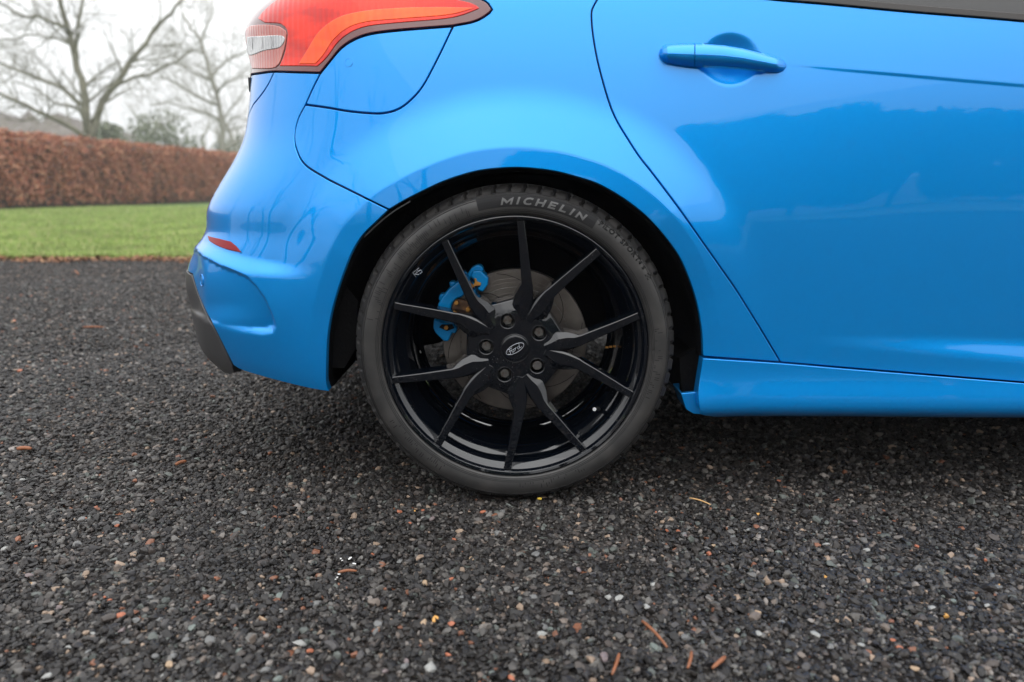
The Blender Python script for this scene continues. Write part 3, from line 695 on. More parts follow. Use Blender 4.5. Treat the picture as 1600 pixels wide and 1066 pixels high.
for a in np.arange(108, 168, .75):   # hatched serrations left of the name
    if random.random() < .25: continue
    r0 = .274+random.choice([0, .005, .010]); q, _, _ = wall_strip(a, a+.28, r0, r0+random.choice([.006, .011, .016]) if r0 < .28 else .296, .0005, '', None, 1); mbs.add(q.v, q.f)
for a in np.concatenate([np.arange(-150, -118, .9), np.arange(-88, -60, 1.1), np.arange(-20, 10, .8)]):
    if random.random() < .35: continue
    r0 = .276+random.choice([0, .006]); q, _, _ = wall_strip(a, a+.3, r0, r0+random.choice([.004, .009]), .0004, '', None, 1); mbs.add(q.v, q.f)
o = mbs.build('sidewall_serrations', M['rubber_pad'], wheel); o['kind'] = 'stuff'
mbs = MB()
for r in (.2712, .2738, .3026, .3048): 
    q, _, _ = wall_strip(0, 360, r, r+.0007, .0007, '', None, 240); mbs.add(q.v, q.f)
mbs.build('sidewall_ring', M['rubber_pad'], wheel, True)
# rim barrel
rp = [(.250, .23), (.262, .226), (.2645, .012), (.2655, .004), (.2640, -.0015), (.2605, -.0035), (.2560, -.0022), (.2535, .0010), (.2522, .0050), (.2508, .0065), (.2410, .0155), (.2398, .0180), (.2375, .042), (.2350, .0450), (.2230, .0560), (.2215, .0585), (.2190, .086), (.2165, .092), (.2150, .130), (.2150, .170), (.2160, .180), (.2120, .186), (.2070, .196), (.2090, .204), (.215, .212), (.235, .222), (.250, .23)]
def rimp(r, y, a): return r, y
rim = lathe(rp, 180, 'rim', M['rim'], wheel, True)
md = rim.modifiers.new('edges', 'EDGE_SPLIT'); md.split_angle = .55
LUG = [math.radians(a) for a in (105, 33, -39, -111, 177)]
YH = .014     # hub face depth behind the lip
def hub_y(r): return YH + .0*r + .30*max(0, r-.074)
# hub pad with five lug holes
lr = .0575
outl = []
for a0 in LUG:
    for da, r in ((0, .094), (-12, .096), (-20, .098), (-26, .094), (-31, .082), (-34.5, .070), (-36, .0665), (-37.5, .070), (-41, .082), (-46, .094), (-52, .098), (-60, .096)):
        a = a0+math.radians(da); outl.append((r*math.cos(a), r*math.sin(a)))
outl = resample(np.array(outl), .004)[::-1]
loops = [outl]; 
for a0 in LUG:
    c = (lr*math.cos(a0), lr*math.sin(a0)); loops.append(np.array([(c[0]+.0158*math.cos(t), c[1]+.0158*math.sin(t)) for t in np.linspace(0, 2*PI, 32, False)]))
allp = []; edges = []
for lp in loops:
    k = len(allp); n = len(lp); allp += [tuple(p) for p in lp]; edges += [(k+i, k+(i+1) % n) for i in range(n)]
gx, gy = np.meshgrid(np.arange(-.1, .1, .006), np.arange(-.1, .1, .006)); gx = gx.ravel(); gy = gy.ravel()
ok = sdist(gx, gy, outl) < -.003
for lp in loops[1:]: ok &= sdist(gx, gy, lp) > .003
allp += list(zip(gx[ok], gy[ok]))
res = delaunay_2d_cdt([Vector(p) for p in allp], edges, [], 2, 1e-7)
pts = [tuple(v) for v in res[0]]; V = [(p[0], hub_y(math.hypot(*p)), p[1]) for p in pts]; Fc = []
for f in res[2]:
    c = np.mean([pts[i] for i in f], 0)
    if sdist(np.array([c[0]]), np.array([c[1]]), outl)[0] > 0: continue
    if any(sdist(np.array([c[0]]), np.array([c[1]]), lp)[0] < 0 for lp in loops[1:]): continue
    Fc.append(tuple(f))
mb = MB(); mb.add(V, Fc)
n = len(outl); v = []
cen = np.array(outl)
tang = np.roll(cen, -1, 0)-np.roll(cen, 1, 0); no_ = np.stack([-tang[:, 1], tang[:, 0]], 1); no_ /= np.linalg.norm(no_, axis=1)[:, None]
sgn = 1 if np.mean((no_*cen).sum(1)) > 0 else -1
for off_, dy in ((0, 0), (.0012, .001), (.0045, .010), (.005, .045)):
    for i, (x, z) in enumerate(outl): 
        q = cen[i]+no_[i]*off_*sgn; v.append((q[0], hub_y(math.hypot(x, z))+dy, q[1]))
mb.add(v, [(k*n+i, k*n+(i+1) % n, (k+1)*n+(i+1) % n, (k+1)*n+i) for k in range(3) for i in range(n)])
for lp in loops[1:]:
    n = len(lp); c = lp.mean(0); v = []
    for s_, dy in ((1, 0), (.95, .0010), (.90, .0012), (.88, .026), (.5, .026)):
        for p in lp: q = c+(p-c)*s_; v.append((q[0], YH+dy, q[1]))
    mb.add(v, [(k*n+i, k*n+(i+1) % n, (k+1)*n+(i+1) % n, (k+1)*n+i) for k in range(4) for i in range(n)]+[tuple(4*n+i for i in range(n))])
hub = mb.build('hub', M['rim'], wheel, False)
bm = bmesh.new(); bm.from_mesh(hub.data); bmesh.ops.remove_doubles(bm, verts=bm.verts[:], dist=1e-5); bmesh.ops.recalc_face_normals(bm, faces=bm.faces[:]); bm.to_mesh(hub.data); bm.free()
hub.data.polygons.foreach_set('use_smooth', [True]*len(hub.data.polygons)); md = hub.modifiers.new('edges', 'EDGE_SPLIT'); md.split_angle = .35
# silver ring on each pocket edge
for a0 in LUG:
    c = (lr*math.cos(a0), lr*math.sin(a0)); pr = [(.0158, YH-.0002), (.0163, YH-.0008), (.0156, YH-.0009), (.0146, YH+.0012)]
    v = []; n = 32; f = []
    for r, y in pr:
        for t in np.linspace(0, 2*PI, n, False): v.append((c[0]+r*math.cos(t), y, c[1]+r*math.sin(t)))
    for i in range(3):
        for k in range(n): f.append((i*n+k, i*n+(k+1) % n, (i+1)*n+(k+1) % n, (i+1)*n+k))
    mb = MB(); mb.add(v, f); mb.build('pocket_rim', M['rim'], wheel, True)
# spokes
def spoke(a0, side):
    """one of ten arms: side=+1/-1 of the lug axis a0"""
    st = [  # r, angle from lug axis (deg), halfwidth, chamfer left(in)/right(out) widths, face y, depth
        (.060, 33.5, .0075, .003, .003, .0125, .040), (.074, 29.5, .0120, .005, .004, .0110, .042), (.090, 26.0, .0165, .0085, .004, .0095, .044), (.106, 25.0, .0172, .0085, .004, .0085, .044),
        (.119, 25.4, .0140, .0065, .003, .0075, .044), (.130, 25.3, .0112, .0030, .0022, .0065, .044), (.136, 24.6, .0102, .0026, .0020, .0060, .044), (.167, 21.8, .0094, .0022, .0016, .0045, .042),
        (.200, 19.7, .0084, .0020, .0015, .0028, .042), (.235, 18.0, .0075, .0018, .0014, .0012, .042), (.2525, 17.4, .0075, .0018, .0014, .0012, .040)]
    C = []
    for r, da, *_ in st:
        a = a0+side*math.radians(da)*-1; C.append(np.array([r*math.cos(a), r*math.sin(a)]))
    C = np.array(C); V = []; k = 8
    for i, (r, da, hw, ci, co_, fy, dp) in enumerate(st):
        t = C[min(i+1, len(C)-1)]-C[max(i-1, 0)]; t /= np.linalg.norm(t); n = np.array([-t[1], t[0]])  # left of travel
        # inner side (toward lug axis)
        ins = n*side*-1 if False else n
        lugdir = np.array([math.cos(a0), math.sin(a0)]); 
        if np.dot(n, lugdir*np.dot(C[i], lugdir)-C[i]) < 0: n = -n     # n points to the lug axis
        # section: from inner back to outer back
        sec = [(hw*1.08, dp), (hw*1.04, ci*.8+.006), (hw, ci*.7), (hw-ci, 0), (-(hw-co_), 0), (-hw, co_*.8), (-hw*1.04, co_*.8+.006), (-hw*1.08, dp)]
        wi = {0: .010, 1: .018, 2: .0225, 3: .0190, 4: .0150}.get(i, hw); cw = {0: .004, 1: .011, 2: .0135, 3: .0110, 4: .0080}.get(i, ci)
        sec[0] = (wi*1.08, dp); sec[1] = (wi*1.04, cw*.55+.004); sec[2] = (wi, cw*.5); sec[3] = (wi-cw, 0)
        for w_, y_ in sec:
            q = C[i]+n*w_; V.append((q[0], fy+y_, q[1]))
    f = []
    for i in range(len(st)-1):
        for j in range(k): f.append((i*k+j, i*k+(j+1) % k, (i+1)*k+(j+1) % k, (i+1)*k+j))
    f.append(tuple(range(k))); f.append(tuple(range((len(st)-1)*k, len(st)*k))[::-1])
    mb = MB(); mb.add(V, f); o = mb.build('spoke', M['rim'], wheel, bevel=.0011, seg=3); m = o.modifiers.new('edges', 'EDGE_SPLIT'); m.split_angle = .16; return o
for a0 in LUG:
    for s_ in (1, -1): spoke(a0, s_)
# lug nuts
for i, a0 in enumerate(LUG):
    c = np.array((lr*math.cos(a0), lr*math.sin(a0))); mb = MB(); rot = random.random()
    if i == 2:
        hexo = [(c[0]+(.0088+.0006*(k % 2))*math.cos(t), c[1]+(.0088+.0006*(k % 2))*math.sin(t)) for k, t in enumerate(np.linspace(0, 2*PI, 24, False))]
        mb.prism(hexo, YH+.004, YH+.03)
        for t in np.linspace(0, 2*PI, 6, False): mb.box((c[0]+.0062*math.cos(t+rot), YH+.0038, c[1]+.0062*math.sin(t+rot)), (.0034, .002, .0034))
        mb.build('locking_nut', M['steel'], wheel, bevel=.0004)
    else:
        def hx_(r): return [(c[0]+r*math.cos(t+rot), c[1]+r*math.sin(t+rot)) for t in np.linspace(0, 2*PI, 6, False)]
        mb.prism(hx_(.0100), YH+.009, YH+.028); mb.build('wheel_nut', M['steel'], wheel, bevel=.0015)
# centre cap with its script emblem
cap = lathe([(.0001, YH-.0030), (.012, YH-.0030), (.022, YH-.0029), (.0262, YH-.0026), (.0272, YH-.0018), (.0276, YH+.003)], 64, 'centre_cap', M['rim'], wheel)
lathe([(.0278, YH+.001), (.0282, YH-.0012), (.0290, YH-.0014), (.0297, YH-.0002), (.0297, YH+.002)], 64, 'cap_ring', M['rim'], wheel)
tl_a = math.radians(30); ct, st_ = math.cos(tl_a), math.sin(tl_a)
def on_cap(x, z): X, Z = x*ct-z*st_, x*st_+z*ct; return (X, YH-.0033, Z)
mb = MB(); ov = [on_cap(.0198*math.cos(t), .0082*math.sin(t)) for t in np.linspace(0, 2*PI, 49)]; mb.tube(ov, .00060, 5); mb.build('emblem_oval', M['logo'], wheel, True)
script = [
    [(-13.2, 1.2), (-14.2, 2.2), (-13.6, 3.7), (-11.5, 4.3), (-8.6, 4.0), (-5.8, 3.6), (-3.2, 4.2)],            # top bar of the F
    [(-8.2, 4.0), (-9.0, 1.5), (-9.6, -1.2), (-10.6, -3.6), (-12.4, -4.1), (-13.6, -3.0), (-12.9, -1.9)],       # stem
    [(-11.6, .3), (-9.2, .7), (-6.8, .5), (-5.4, 1.5)],                                                         # middle bar
    [(-3.6, .6), (-5.6, .2), (-6.6, -1.8), (-5.6, -3.4), (-3.8, -3.2), (-2.6, -1.5), (-3.2, .3), (-2.0, .5), (-.6, .2)],  # o
    [(-.8, 1.0), (.2, .2), (-.4, -1.6), (-.9, -3.3)], [(-.4, -1.6), (.8, .2), (2.2, .8), (3.1, .2)],              # r
    [(7.6, .2), (6.0, .8), (4.4, -.4), (4.0, -2.4), (5.2, -3.4), (6.8, -2.2), (8.2, .8), (9.6, 3.6), (10.2, 4.8)], [(9.0, 2.4), (7.9, -1.2), (8.1, -3.1), (9.6, -3.0), (11.4, -1.4)]]  # d
for i, stk in enumerate(script):
    if i in (0, 3, 4, 6): mb = MB()
    p = spline(stk, .6); mb.tube([on_cap(x*.00122, z*.00122) for x, z in p], [.0003+.0004*math.sin(PI*(k+.5)/len(p)) for k in range(len(p))], 5)
    if i in (2, 3, 5, 7): mb.build('emblem_letter', M['logo'], wheel, True)
# "RS" mark on the rim, stamping, valve
def rim_mark(px, py, strokes, sc, ang, m, name, y=.030):
    o = at(px, py, y); mb = MB(); c, s_ = math.cos(ang), math.sin(ang)
    for stk in strokes:
        q = [(o[0]+(x*c-z*s_)*sc, o[2]-HUB[1]+(x*s_+z*c)*sc) for x, z in stk]
        mb.tube([(a_, float(np.interp(math.hypot(a_, b_), [.2410, .2508, .2522, .256], [.0155, .0065, .005, -.0022]))-.0006, b_) for a_, b_ in q], .0008, 4)
    return mb.build(name, m, wheel)
rim_mark(652, 426, [[(-5, -3), (-4, 3), (0, 3), (.3, .3), (-4, .3), (-.5, -3)], [(5, 3), (1.6, 3), (1.4, .4), (4.6, -.2), (4.3, -3), (1, -3)]], .0017, math.radians(38), M['logo'], 'rim_emblem', .009)
mb = MB(); va = math.radians(-38.2); vr = .2225; vb = np.array([vr*math.cos(va), vr*math.sin(va)]); vd = -vb/np.linalg.norm(vb)
mb.tube([(vb[0], .052, vb[1]), (vb[0]+vd[0]*.004, .046, vb[1]+vd[1]*.004), (vb[0]+vd[0]*.014, .024, vb[1]+vd[1]*.014)], [.0045, .0042, .0035], 12); mb.build('valve_stem', M['rubber_pad'], wheel, True)
q = (vb[0]+vd[0]*.014, .024, vb[1]+vd[1]*.014); mb = MB(); mb.tube([q, (q[0]+vd[0]*.003, q[1]-.010, q[2]+vd[1]*.003)], [.0046, .0040], 12); mb.build('valve_cap', M['chrome'], wheel, bevel=.0006)
mb = MB()
for k in range(3): mb.box((.195+.008*k, .10, -.016+.001*k), (.006, .001, .004))
mb.build('rim_stamp', M['brass'], wheel)
# ------------------------------------------------------------------ brake
YD = .092
brake = empty('brake_disc', (0, 0, HUB[1]), car)
M['disc_edge'] = M['rust']
dm = lathe([(.074, YD+.002), (.0755, YD), (.112, YD), (.1125, YD+.0008), (.1145, YD+.0008), (.115, YD), (.1500, YD), (.1515, YD+.0015), (.1515, YD+.02), (.074, YD+.02)], 120, 'friction_ring', M['disc'], brake)
md = dm.modifiers.new('edges', 'EDGE_SPLIT'); md.split_angle = .4
lathe([(.0755, YD+.004), (.0735, YD-.018), (.070, YD-.022), (.030, YD-.022), (.001, YD-.022)], 64, 'disc_hat', M['rust'], brake)
for r_ in (.0800, .0930, .1010, .1230, .1310, .1440): lathe([(r_, YD-.0001), (r_+.0003, YD-.0005), (r_+.0007, YD-.0001)], 120, 'wear_ring', M['disc'], brake)
lathe([(.1120, YD-.0002), (.1128, YD-.0009), (.1136, YD-.0002)], 120, 'wear_ring', M['steel'], brake)
for k in range(8):
    a = 2*PI*k/8+.3; mb = MB(); mb.tube([((.080+.066*t)*math.cos(a+.75*t*t), YD-.0002, (.080+.066*t)*math.sin(a+.75*t*t)) for t in np.linspace(0, 1, 12)], .0008, 4); mb.build('slot', M['under'], brake)
cal = empty('brake_caliper', (0, 0, 0), car)
def prism_px(name, px, y0, y1, m, bev=.002, parent=cal):
    mb = MB(); mb.prism([tuple(at(x, y, (y0+y1)/2)[[0, 2]]) for x, y in px], y0, y1); return mb.build(name, m, parent, bevel=bev)
def c8(l): return [(660+x/4.264, 400+y/4.264) for x, y in l]
BL = M['caliper']
prism_px('caliper_bridge', c8([(112, 350), (112, 310), (135, 265), (180, 210), (235, 165), (300, 150), (330, 175), (300, 215), (275, 262), (235, 275), (205, 305), (195, 350), (150, 360)]), .066, .12, BL, .005)
prism_px('caliper_head', c8([(340, 90), (395, 85), (418, 115), (445, 135), (440, 180), (405, 232), (365, 210), (385, 185), (350, 150), (325, 130)]), .062, .12, BL, .004)
prism_px('guide_pin_cover', c8([(300, 120), (330, 75), (365, 55), (395, 60), (412, 85), (400, 100), (360, 95), (335, 140), (310, 150)]), .075, .11, BL, .004)
prism_px('caliper_arm', c8([(310, 165), (345, 165), (362, 205), (372, 262), (345, 250), (320, 205)]), .070, .11, BL, .004)
prism_px('caliper_lug', c8([(85, 405), (130, 430), (215, 440), (240, 470), (228, 505), (205, 500), (180, 555), (150, 555), (95, 500), (80, 470)]), .066, .115, BL, .004)
prism_px('caliper_recess', c8([(130, 455), (200, 455), (215, 480), (165, 500), (110, 475)]), .064, .07, M['under'], .001)
prism_px('caliper_nub', c8([(120, 250), (150, 245), (160, 280), (130, 300), (112, 285)]), .08, .11, BL, .003)
prism_px('caliper_nub', c8([(180, 170), (215, 165), (230, 195), (190, 205)]), .08, .11, BL, .003)
prism_px('retaining_clip', c8([(345, 148), (358, 150), (365, 170), (392, 180), (388, 197), (360, 198), (342, 208), (340, 190), (350, 175)]), .058, .064, M['brass'], .001)
prism_px('brake_pad', c8([(205, 300), (240, 280), (300, 300), (370, 385), (372, 430), (330, 400), (260, 370), (200, 350)]), .072, .09, M['rust'], .002)
for x, y in ((228, 310), (305, 355), (160, 475)):
    prism_px('guide_bolt', c8([(x+16*math.cos(t), y+16*math.sin(t)) for t in np.linspace(0, 2*PI, 6, False)]), .06, .075, M['brass'], .001)
# the other wheels, seen from elsewhere only
def copy_tree(o, parent):
    c = o.copy(); COL.objects.link(c); c.parent = parent
    return c
for (x, y, rz) in ((2.648, 0, 0), (0, 1.74, PI), (2.648, 1.74, PI)):
    w = empty('wheel', (x, y, HUB[1]), car); w.rotation_euler = (0, 0, rz)
    for ch in list(wheel.children):
        if ch.name.split('.')[0] in ('tyre', 'rim', 'hub', 'spoke', 'centre_cap'): copy_tree(ch, w)

# ------------------------------------------------------------------ ground
def plane(name, x0, x1, y0, y1, z, m, kind='structure'):
    o = mesh(name, [(x0, y0, z), (x1, y0, z), (x1, y1, z), (x0, y1, z)], [(0, 1, 2, 3)], m); o['kind'] = kind; return o
def ground_mat():
    m = mat('gravel_bed', (.02, .02, .02), .8, spec=.1); t = m.node_tree; b = t.nodes['Principled BSDF']; l = t.links.new
    tc = N(t, 'ShaderNodeTexCoord'); v = N(t, 'ShaderNodeTexVoronoi'); v.inputs['Scale'].default_value = 95; v.inputs['Randomness'].default_value = 1
    l(tc.outputs['Object'], v.inputs['Vector']); sp = N(t, 'ShaderNodeSeparateColor'); l(v.outputs['Color'], sp.inputs[0])
    r = N(t, 'ShaderNodeValToRGB'); r.color_ramp.interpolation = 'CONSTANT'; e = r.color_ramp.elements
    e[0].color = (*STONE[0][1], 1); e[1].position = STONE[1][0]; e[1].color = (*STONE[1][1], 1)
    for p, c in STONE[2:]: q = e.new(p); q.color = (*c, 1)
    l(sp.outputs[0], r.inputs[0]); l(r.outputs[0], b.inputs['Base Color'])
    bp_ = N(t, 'ShaderNodeBump'); bp_.inputs['Strength'].default_value = 1; bp_.inputs['Distance'].default_value = .006; bp_.invert = True
    l(v.outputs['Distance'], bp_.inputs['Height']); l(bp_.outputs[0], b.inputs['Normal']); return m
YE = 5.37      # far edge of the gravel
M['gravel'] = ground_mat()
M['lawn'] = mat('lawn', (.06, .12, .022), .95, noise=(1.3, (.11, .17, .04), .35, .7), bump=(40, .6, .03))
M['field'] = mat('field', (.06, .10, .03), .95, noise=(.05, (.10, .13, .05), .35, .7))
gv = plane('gravel_driveway', -60, 60, -16, YE, 0, M['gravel'])
plane('ground', -188, 188, -188, 188, -.02, M['field'])
plane('lawn', -90, 90, YE, 90, -.006, M['lawn'])

def instancer(name, pts, rots, scls, protos, kind='stuff'):
    """thousands of little pieces carried by one object: points + geometry nodes"""
    me = bpy.data.meshes.new(name); me.vertices.add(len(pts)); me.vertices.foreach_set('co', np.asarray(pts, np.float32).ravel())
    for nm, a in (('rot', rots), ('scl', scls)):
        at_ = me.attributes.new(nm, 'FLOAT_VECTOR', 'POINT'); at_.data.foreach_set('vector', np.asarray(a, np.float32).ravel())
    o = bpy.data.objects.new(name, me); COL.objects.link(o); o['kind'] = kind
    g = bpy.data.node_groups.new(name, 'GeometryNodeTree'); g.interface.new_socket('Geometry', in_out='INPUT', socket_type='NodeSocketGeometry'); g.interface.new_socket('Geometry', in_out='OUTPUT', socket_type='NodeSocketGeometry')
    c = bpy.data.collections.new(name+'_shapes')
    for p in protos: c.objects.link(p)
    gi, go = g.nodes.new('NodeGroupInput'), g.nodes.new('NodeGroupOutput'); ip = g.nodes.new('GeometryNodeInstanceOnPoints'); ci = g.nodes.new('GeometryNodeCollectionInfo')
    ci.inputs['Collection'].default_value = c; ci.inputs['Separate Children'].default_value = True; ci.inputs['Reset Children'].default_value = True
    ip.inputs['Pick Instance'].default_value = True
    for nm, s in (('rot', 'Rotation'), ('scl', 'Scale')):
        a = g.nodes.new('GeometryNodeInputNamedAttribute'); a.data_type = 'FLOAT_VECTOR'; a.inputs['Name'].default_value = nm
        if s == 'Rotation':
            er = g.nodes.new('FunctionNodeEulerToRotation'); g.links.new(a.outputs['Attribute'], er.inputs[0]); g.links.new(er.outputs[0], ip.inputs[s])
        else: g.links.new(a.outputs['Attribute'], ip.inputs[s])
    ri = g.nodes.new('FunctionNodeRandomValue'); ri.data_type = 'INT'; ri.inputs[4].default_value = 0; ri.inputs[5].default_value = len(protos)-1; g.links.new(ri.outputs[2], ip.inputs['Instance Index'])
    g.links.new(gi.outputs[0], ip.inputs['Points']); g.links.new(ci.outputs[0], ip.inputs['Instance']); g.links.new(ip.outputs[0], go.inputs[0])
    md = o.modifiers.new('pieces', 'NODES'); md.node_group = g
    return o
def proto(name, v, f, m, smooth=False):
    me = bpy.data.meshes.new(name); me.from_pydata([tuple(p) for p in v], [], f); me.materials.append(m)
    if smooth: me.polygons.foreach_set('use_smooth', [True]*len(me.polygons))
    return bpy.data.objects.new(name, me)
def rock(seed, m, sub=1):
    r = random.Random(seed); bm = bmesh.new(); bmesh.ops.create_icosphere(bm, subdivisions=sub, radius=1)
    planes = [(Vector((r.gauss(0, 1), r.gauss(0, 1), r.gauss(0, 1))).normalized(), r.uniform(.42, .8)) for _ in range(9)]
    for v in bm.verts:
        for n, d in planes:
            k = v.co.dot(n)-d
            if k > 0: v.co -= n*k
        v.co *= r.uniform(.92, 1.06)
    v = [x.co[:] for x in bm.verts]; f = [tuple(q.index for q in p.verts) for p in bm.faces]; bm.free()
    return v, f
rocks = [proto('pebble', *rock(i, None, 2 if i < 6 else 1), M['stone']) for i in range(14)]
def fan(n, d0, d1, half):
    """points on the ground between two distances from the camera foot"""
    d = np.sqrt(rng.uniform(d0*d0, d1*d1, n)); a = rng.uniform(-half, half, n)
    return np.stack([CAM[0]+d*np.sin(a), CAM[1]+d*np.cos(a)], 1)
sets = []; H = math.radians(47)
for n, d0, d1, s in ((85000, .45, 1.7, .0037), (135000, 1.7, 3.3, .0043), (95000, 3.3, 6.2, .0066), (45000, 6.2, 11, .009)):
    p = fan(n, d0, d1, H); sets.append((p, rng.lognormal(math.log(s), .45, n)))
p = np.vstack([a for a, b in sets]); s = np.concatenate([b for a, b in sets]); ok = p[:, 1] < YE-.02+rng.normal(0, .05, len(p)); p, s = p[ok], s[ok]; s = np.clip(s, .0016, .010)
z = s*rng.uniform(.1, .55, len(s)) + .002*np.sin(p[:, 0]*9+1)*np.sin(p[:, 1]*7)
# keep the tyre footprint clear
ok = ~((np.abs(p[:, 0]) < .075) & (p[:, 1] > .0) & (p[:, 1] < .25)); p, s, z = p[ok], s[ok], z[ok]
n = len(p)
instancer('gravel', np.column_stack([p, z]), np.column_stack([rng.normal(0, .35, n), rng.normal(0, .35, n), rng.uniform(0, 6.28, n)]), np.column_stack([s*rng.uniform(.8, 1.35, n), s, s*rng.uniform(.5, .85, n)]), rocks)
# the larger stones, one by one
def solid(name, col, r=.55): return mat(name, col, r, spec=.4, noise=(260, tuple(min(1, c*1.7) for c in col), .35, .7), bump=(500, .3, .001))
SM = [solid('stone_pale', (.20, .20, .19)), solid('stone_grey', (.10, .10, .098)), solid('stone_green', (.095, .11, .10)), solid('stone_brick', (.25, .085, .045)), solid('stone_tan', (.24, .17, .11)), solid('stone_dark', (.045, .042, .042)), solid('stone_mauve', (.12, .095, .095)), solid('stone_ochre', (.42, .22, .06))]
rmesh = []
for mi in range(len(SM)):
    for k in range(4):
        v, f = rock(100+mi*7+k, None, 2); me = bpy.data.meshes.new('stone'); me.from_pydata(v, [], f); me.materials.append(SM[mi]); rmesh.append(me)
def stone(px, py, r, mi, flat=.6):
    r *= .74
    g = ground(px, py, .004); o = bpy.data.objects.new('stone', rmesh[mi*4+random.randrange(4)]); COL.objects.link(o); o.parent = gv
    o.location = (g[0], g[1], r*flat*.55+.002); o.rotation_euler = (random.gauss(0, .2), random.gauss(0, .2), random.uniform(0, 6.28)); o.scale = (r*random.uniform(1, 1.35), r*random.uniform(.75, 1), r*flat)
KNOWN = [(100, 872, .011, 5), (48, 913, .009, 7), (196, 1003, .010, 1), (8, 858, .010, 0), (128, 812, .010, 1), (212, 968, .0085, 1), (412, 822, .009, 1), (410, 967, .009, 4), (408, 966, .006, 3), (468, 1006, .014, 0), (330, 1000, .012, 1), (520, 1012, .022, 5), (300, 982, .010, 2),
         (150, 792, .007, 3), (55, 854, .006, 3), (183, 821, .006, 3), (133, 810, .006, 3), (334, 903, .006, 3), (163, 933, .006, 3), (171, 938, .006, 3), (484, 1018, .008, 3), (235, 934, .008, 1), (437, 931, .010, 2), (420, 933, .009, 2), (382, 801, .009, 1), (180, 818, .012, 1), (120, 850, .013, 1),
         (672, 1045, .014, 0), (662, 974, .010, 4), (788, 834, .007, 0), (776, 832, .010, 1), (837, 868, .012, 1), (755, 800, .008, 3), (785, 800, .010, 1), (660, 797, .006, 3), (648, 798, .005, 7), (640, 818, .006, 3), (710, 843, .006, 3), (705, 905, .007, 3), (664, 911, .008, 4), (847, 992, .012, 0), (850, 980, .010, 1),
         (968, 935, .012, 0), (890, 927, .008, 1), (706, 975, .009, 3), (679, 967, .008, 7), (945, 1030, .015, 6), (860, 983, .008, 2), (769, 1055, .011, 2), (700, 1023, .006, 3), (590, 976, .010, 1), (586, 988, .009, 1), (910, 1050, .007, 3), (800, 1060, .008, 3), (1020, 915, .011, 0), (1070, 996, .012, 1),
         (1150, 985, .010, 2), (1218, 865, .011, 2), (1290, 851, .010, 0), (1335, 816, .011, 6), (1244, 820, .009, 4), (1217, 751, .006, 3), (1432, 853, .008, 3), (1540, 875, .007, 3), (1290, 902, .007, 7), (1454, 951, .011, 0), (1478, 962, .009, 7), (1276, 993, .012, 0), (1405, 1012, .008, 3), (1516, 870, .009, 1), (1355, 859, .008, 0), (1240, 907, .005, 0), (1185, 990, .009, 0),
         (1350, 760, .009, 1), (1580, 720, .007, 0), (1170, 760, .008, 1), (1145, 840, .010, 1), (1169, 828, .008, 0), (1490, 939, .008, 2), (1430, 1045, .009, 4), (1395, 1000, .006, 3), (1560, 915, .006, 7), (1100, 975, .010, 5), (1060, 830, .007, 3), (1025, 800, .006, 3), (1185, 803, .006, 7), (1043, 829, .006, 3)]
for k in KNOWN: stone(*k)
for _ in range(170):
    px, py = random.uniform(0, 1600), random.uniform(640, 1066)
    if py < 800 and 560 < px < 1600 and py < 790: continue
    stone(px, py, random.uniform(.006, .0105), random.choices(range(8), [1.5, 6, 1.5, .5, .8, 8, 2.5, .1])[0])
for _ in range(10): stone(random.uniform(0, 560), random.uniform(440, 640), random.uniform(.010, .018), random.choice([0, 3, 4, 1]))
# twigs, splinters and scraps lying on the gravel
M['twig'] = mat('twig_brown', (.24, .085, .035), .6, noise=(80, (.18, .07, .03), .4, .7))
M['straw'] = mat('straw', (.55, .33, .14), .6)
M['dropping'] = mat('white_scrap', (.8, .8, .78), .6)
def stick(a, b, r, m, name, label, cat_, group=None, sag=.0012):
    p, q = ground(*a), ground(*b); mb = MB(); d = Vector(q-p); side = Vector((-d.y, d.x, 0)).normalized()
    pts = [Vector(p).lerp(Vector(q), t)+Vector((0, 0, .011+.002*math.sin(3*t)))+side*sag*math.sin(PI*t) for t in np.linspace(0, 1, 7)]
    mb.tube(pts, [r*.8, r, r*1.05, r, r*.95, r*.9, r*.6], 7); o = mb.build(name, m, None, True); tag(o, label, cat_, group); return o
stick((1003, 981), (1042, 1023), .0024, M['twig'], 'twig', 'longest reddish brown twig lying on the gravel at the bottom of the view', 'twig')
stick((967, 1033), (956, 1066), .0024, M['twig'], 'twig', 'short brown twig cut off by the bottom edge, nearly end-on, left of the longest twig', 'twig')
stick((1080, 1030), (1074, 1056), .0024, M['twig'], 'twig', 'stubby orange brown twig in the middle of the three right of the longest twig', 'twig')
stick((1132, 1038), (1112, 1056), .003, M['twig'], 'twig', 'brown twig slanting down to the left, rightmost of the twigs at the bottom', 'twig')
stick((1077, 786), (1110, 797), .0016, M['straw'], 'straw', 'pale yellow straw splinter on the gravel right of the tyre', 'straw')
stick((529, 904), (558, 902), .0024, M['twig'], 'wood_splinter', 'flat tan wood splinter beside the white scraps on the gravel', 'splinter')
stick((130, 515), (163, 515), .004, M['twig'], 'wood_splinter', 'blurred orange brown splinter far back on the gravel left of the bumper', 'splinter')
stick((117, 425), (123, 431), .006, M['twig'], 'curled_leaf', 'small brown curled leaf on the gravel near the lawn edge', 'leaf')
stick((275, 733), (292, 728), .004, M['twig'], 'wood_chip', 'orange wood chip on the gravel below the bumper', 'wood chip')
stick((28, 708), (50, 708), .005, M['twig'], 'wood_chip', 'reddish flat chip on the gravel at the left edge', 'wood chip')
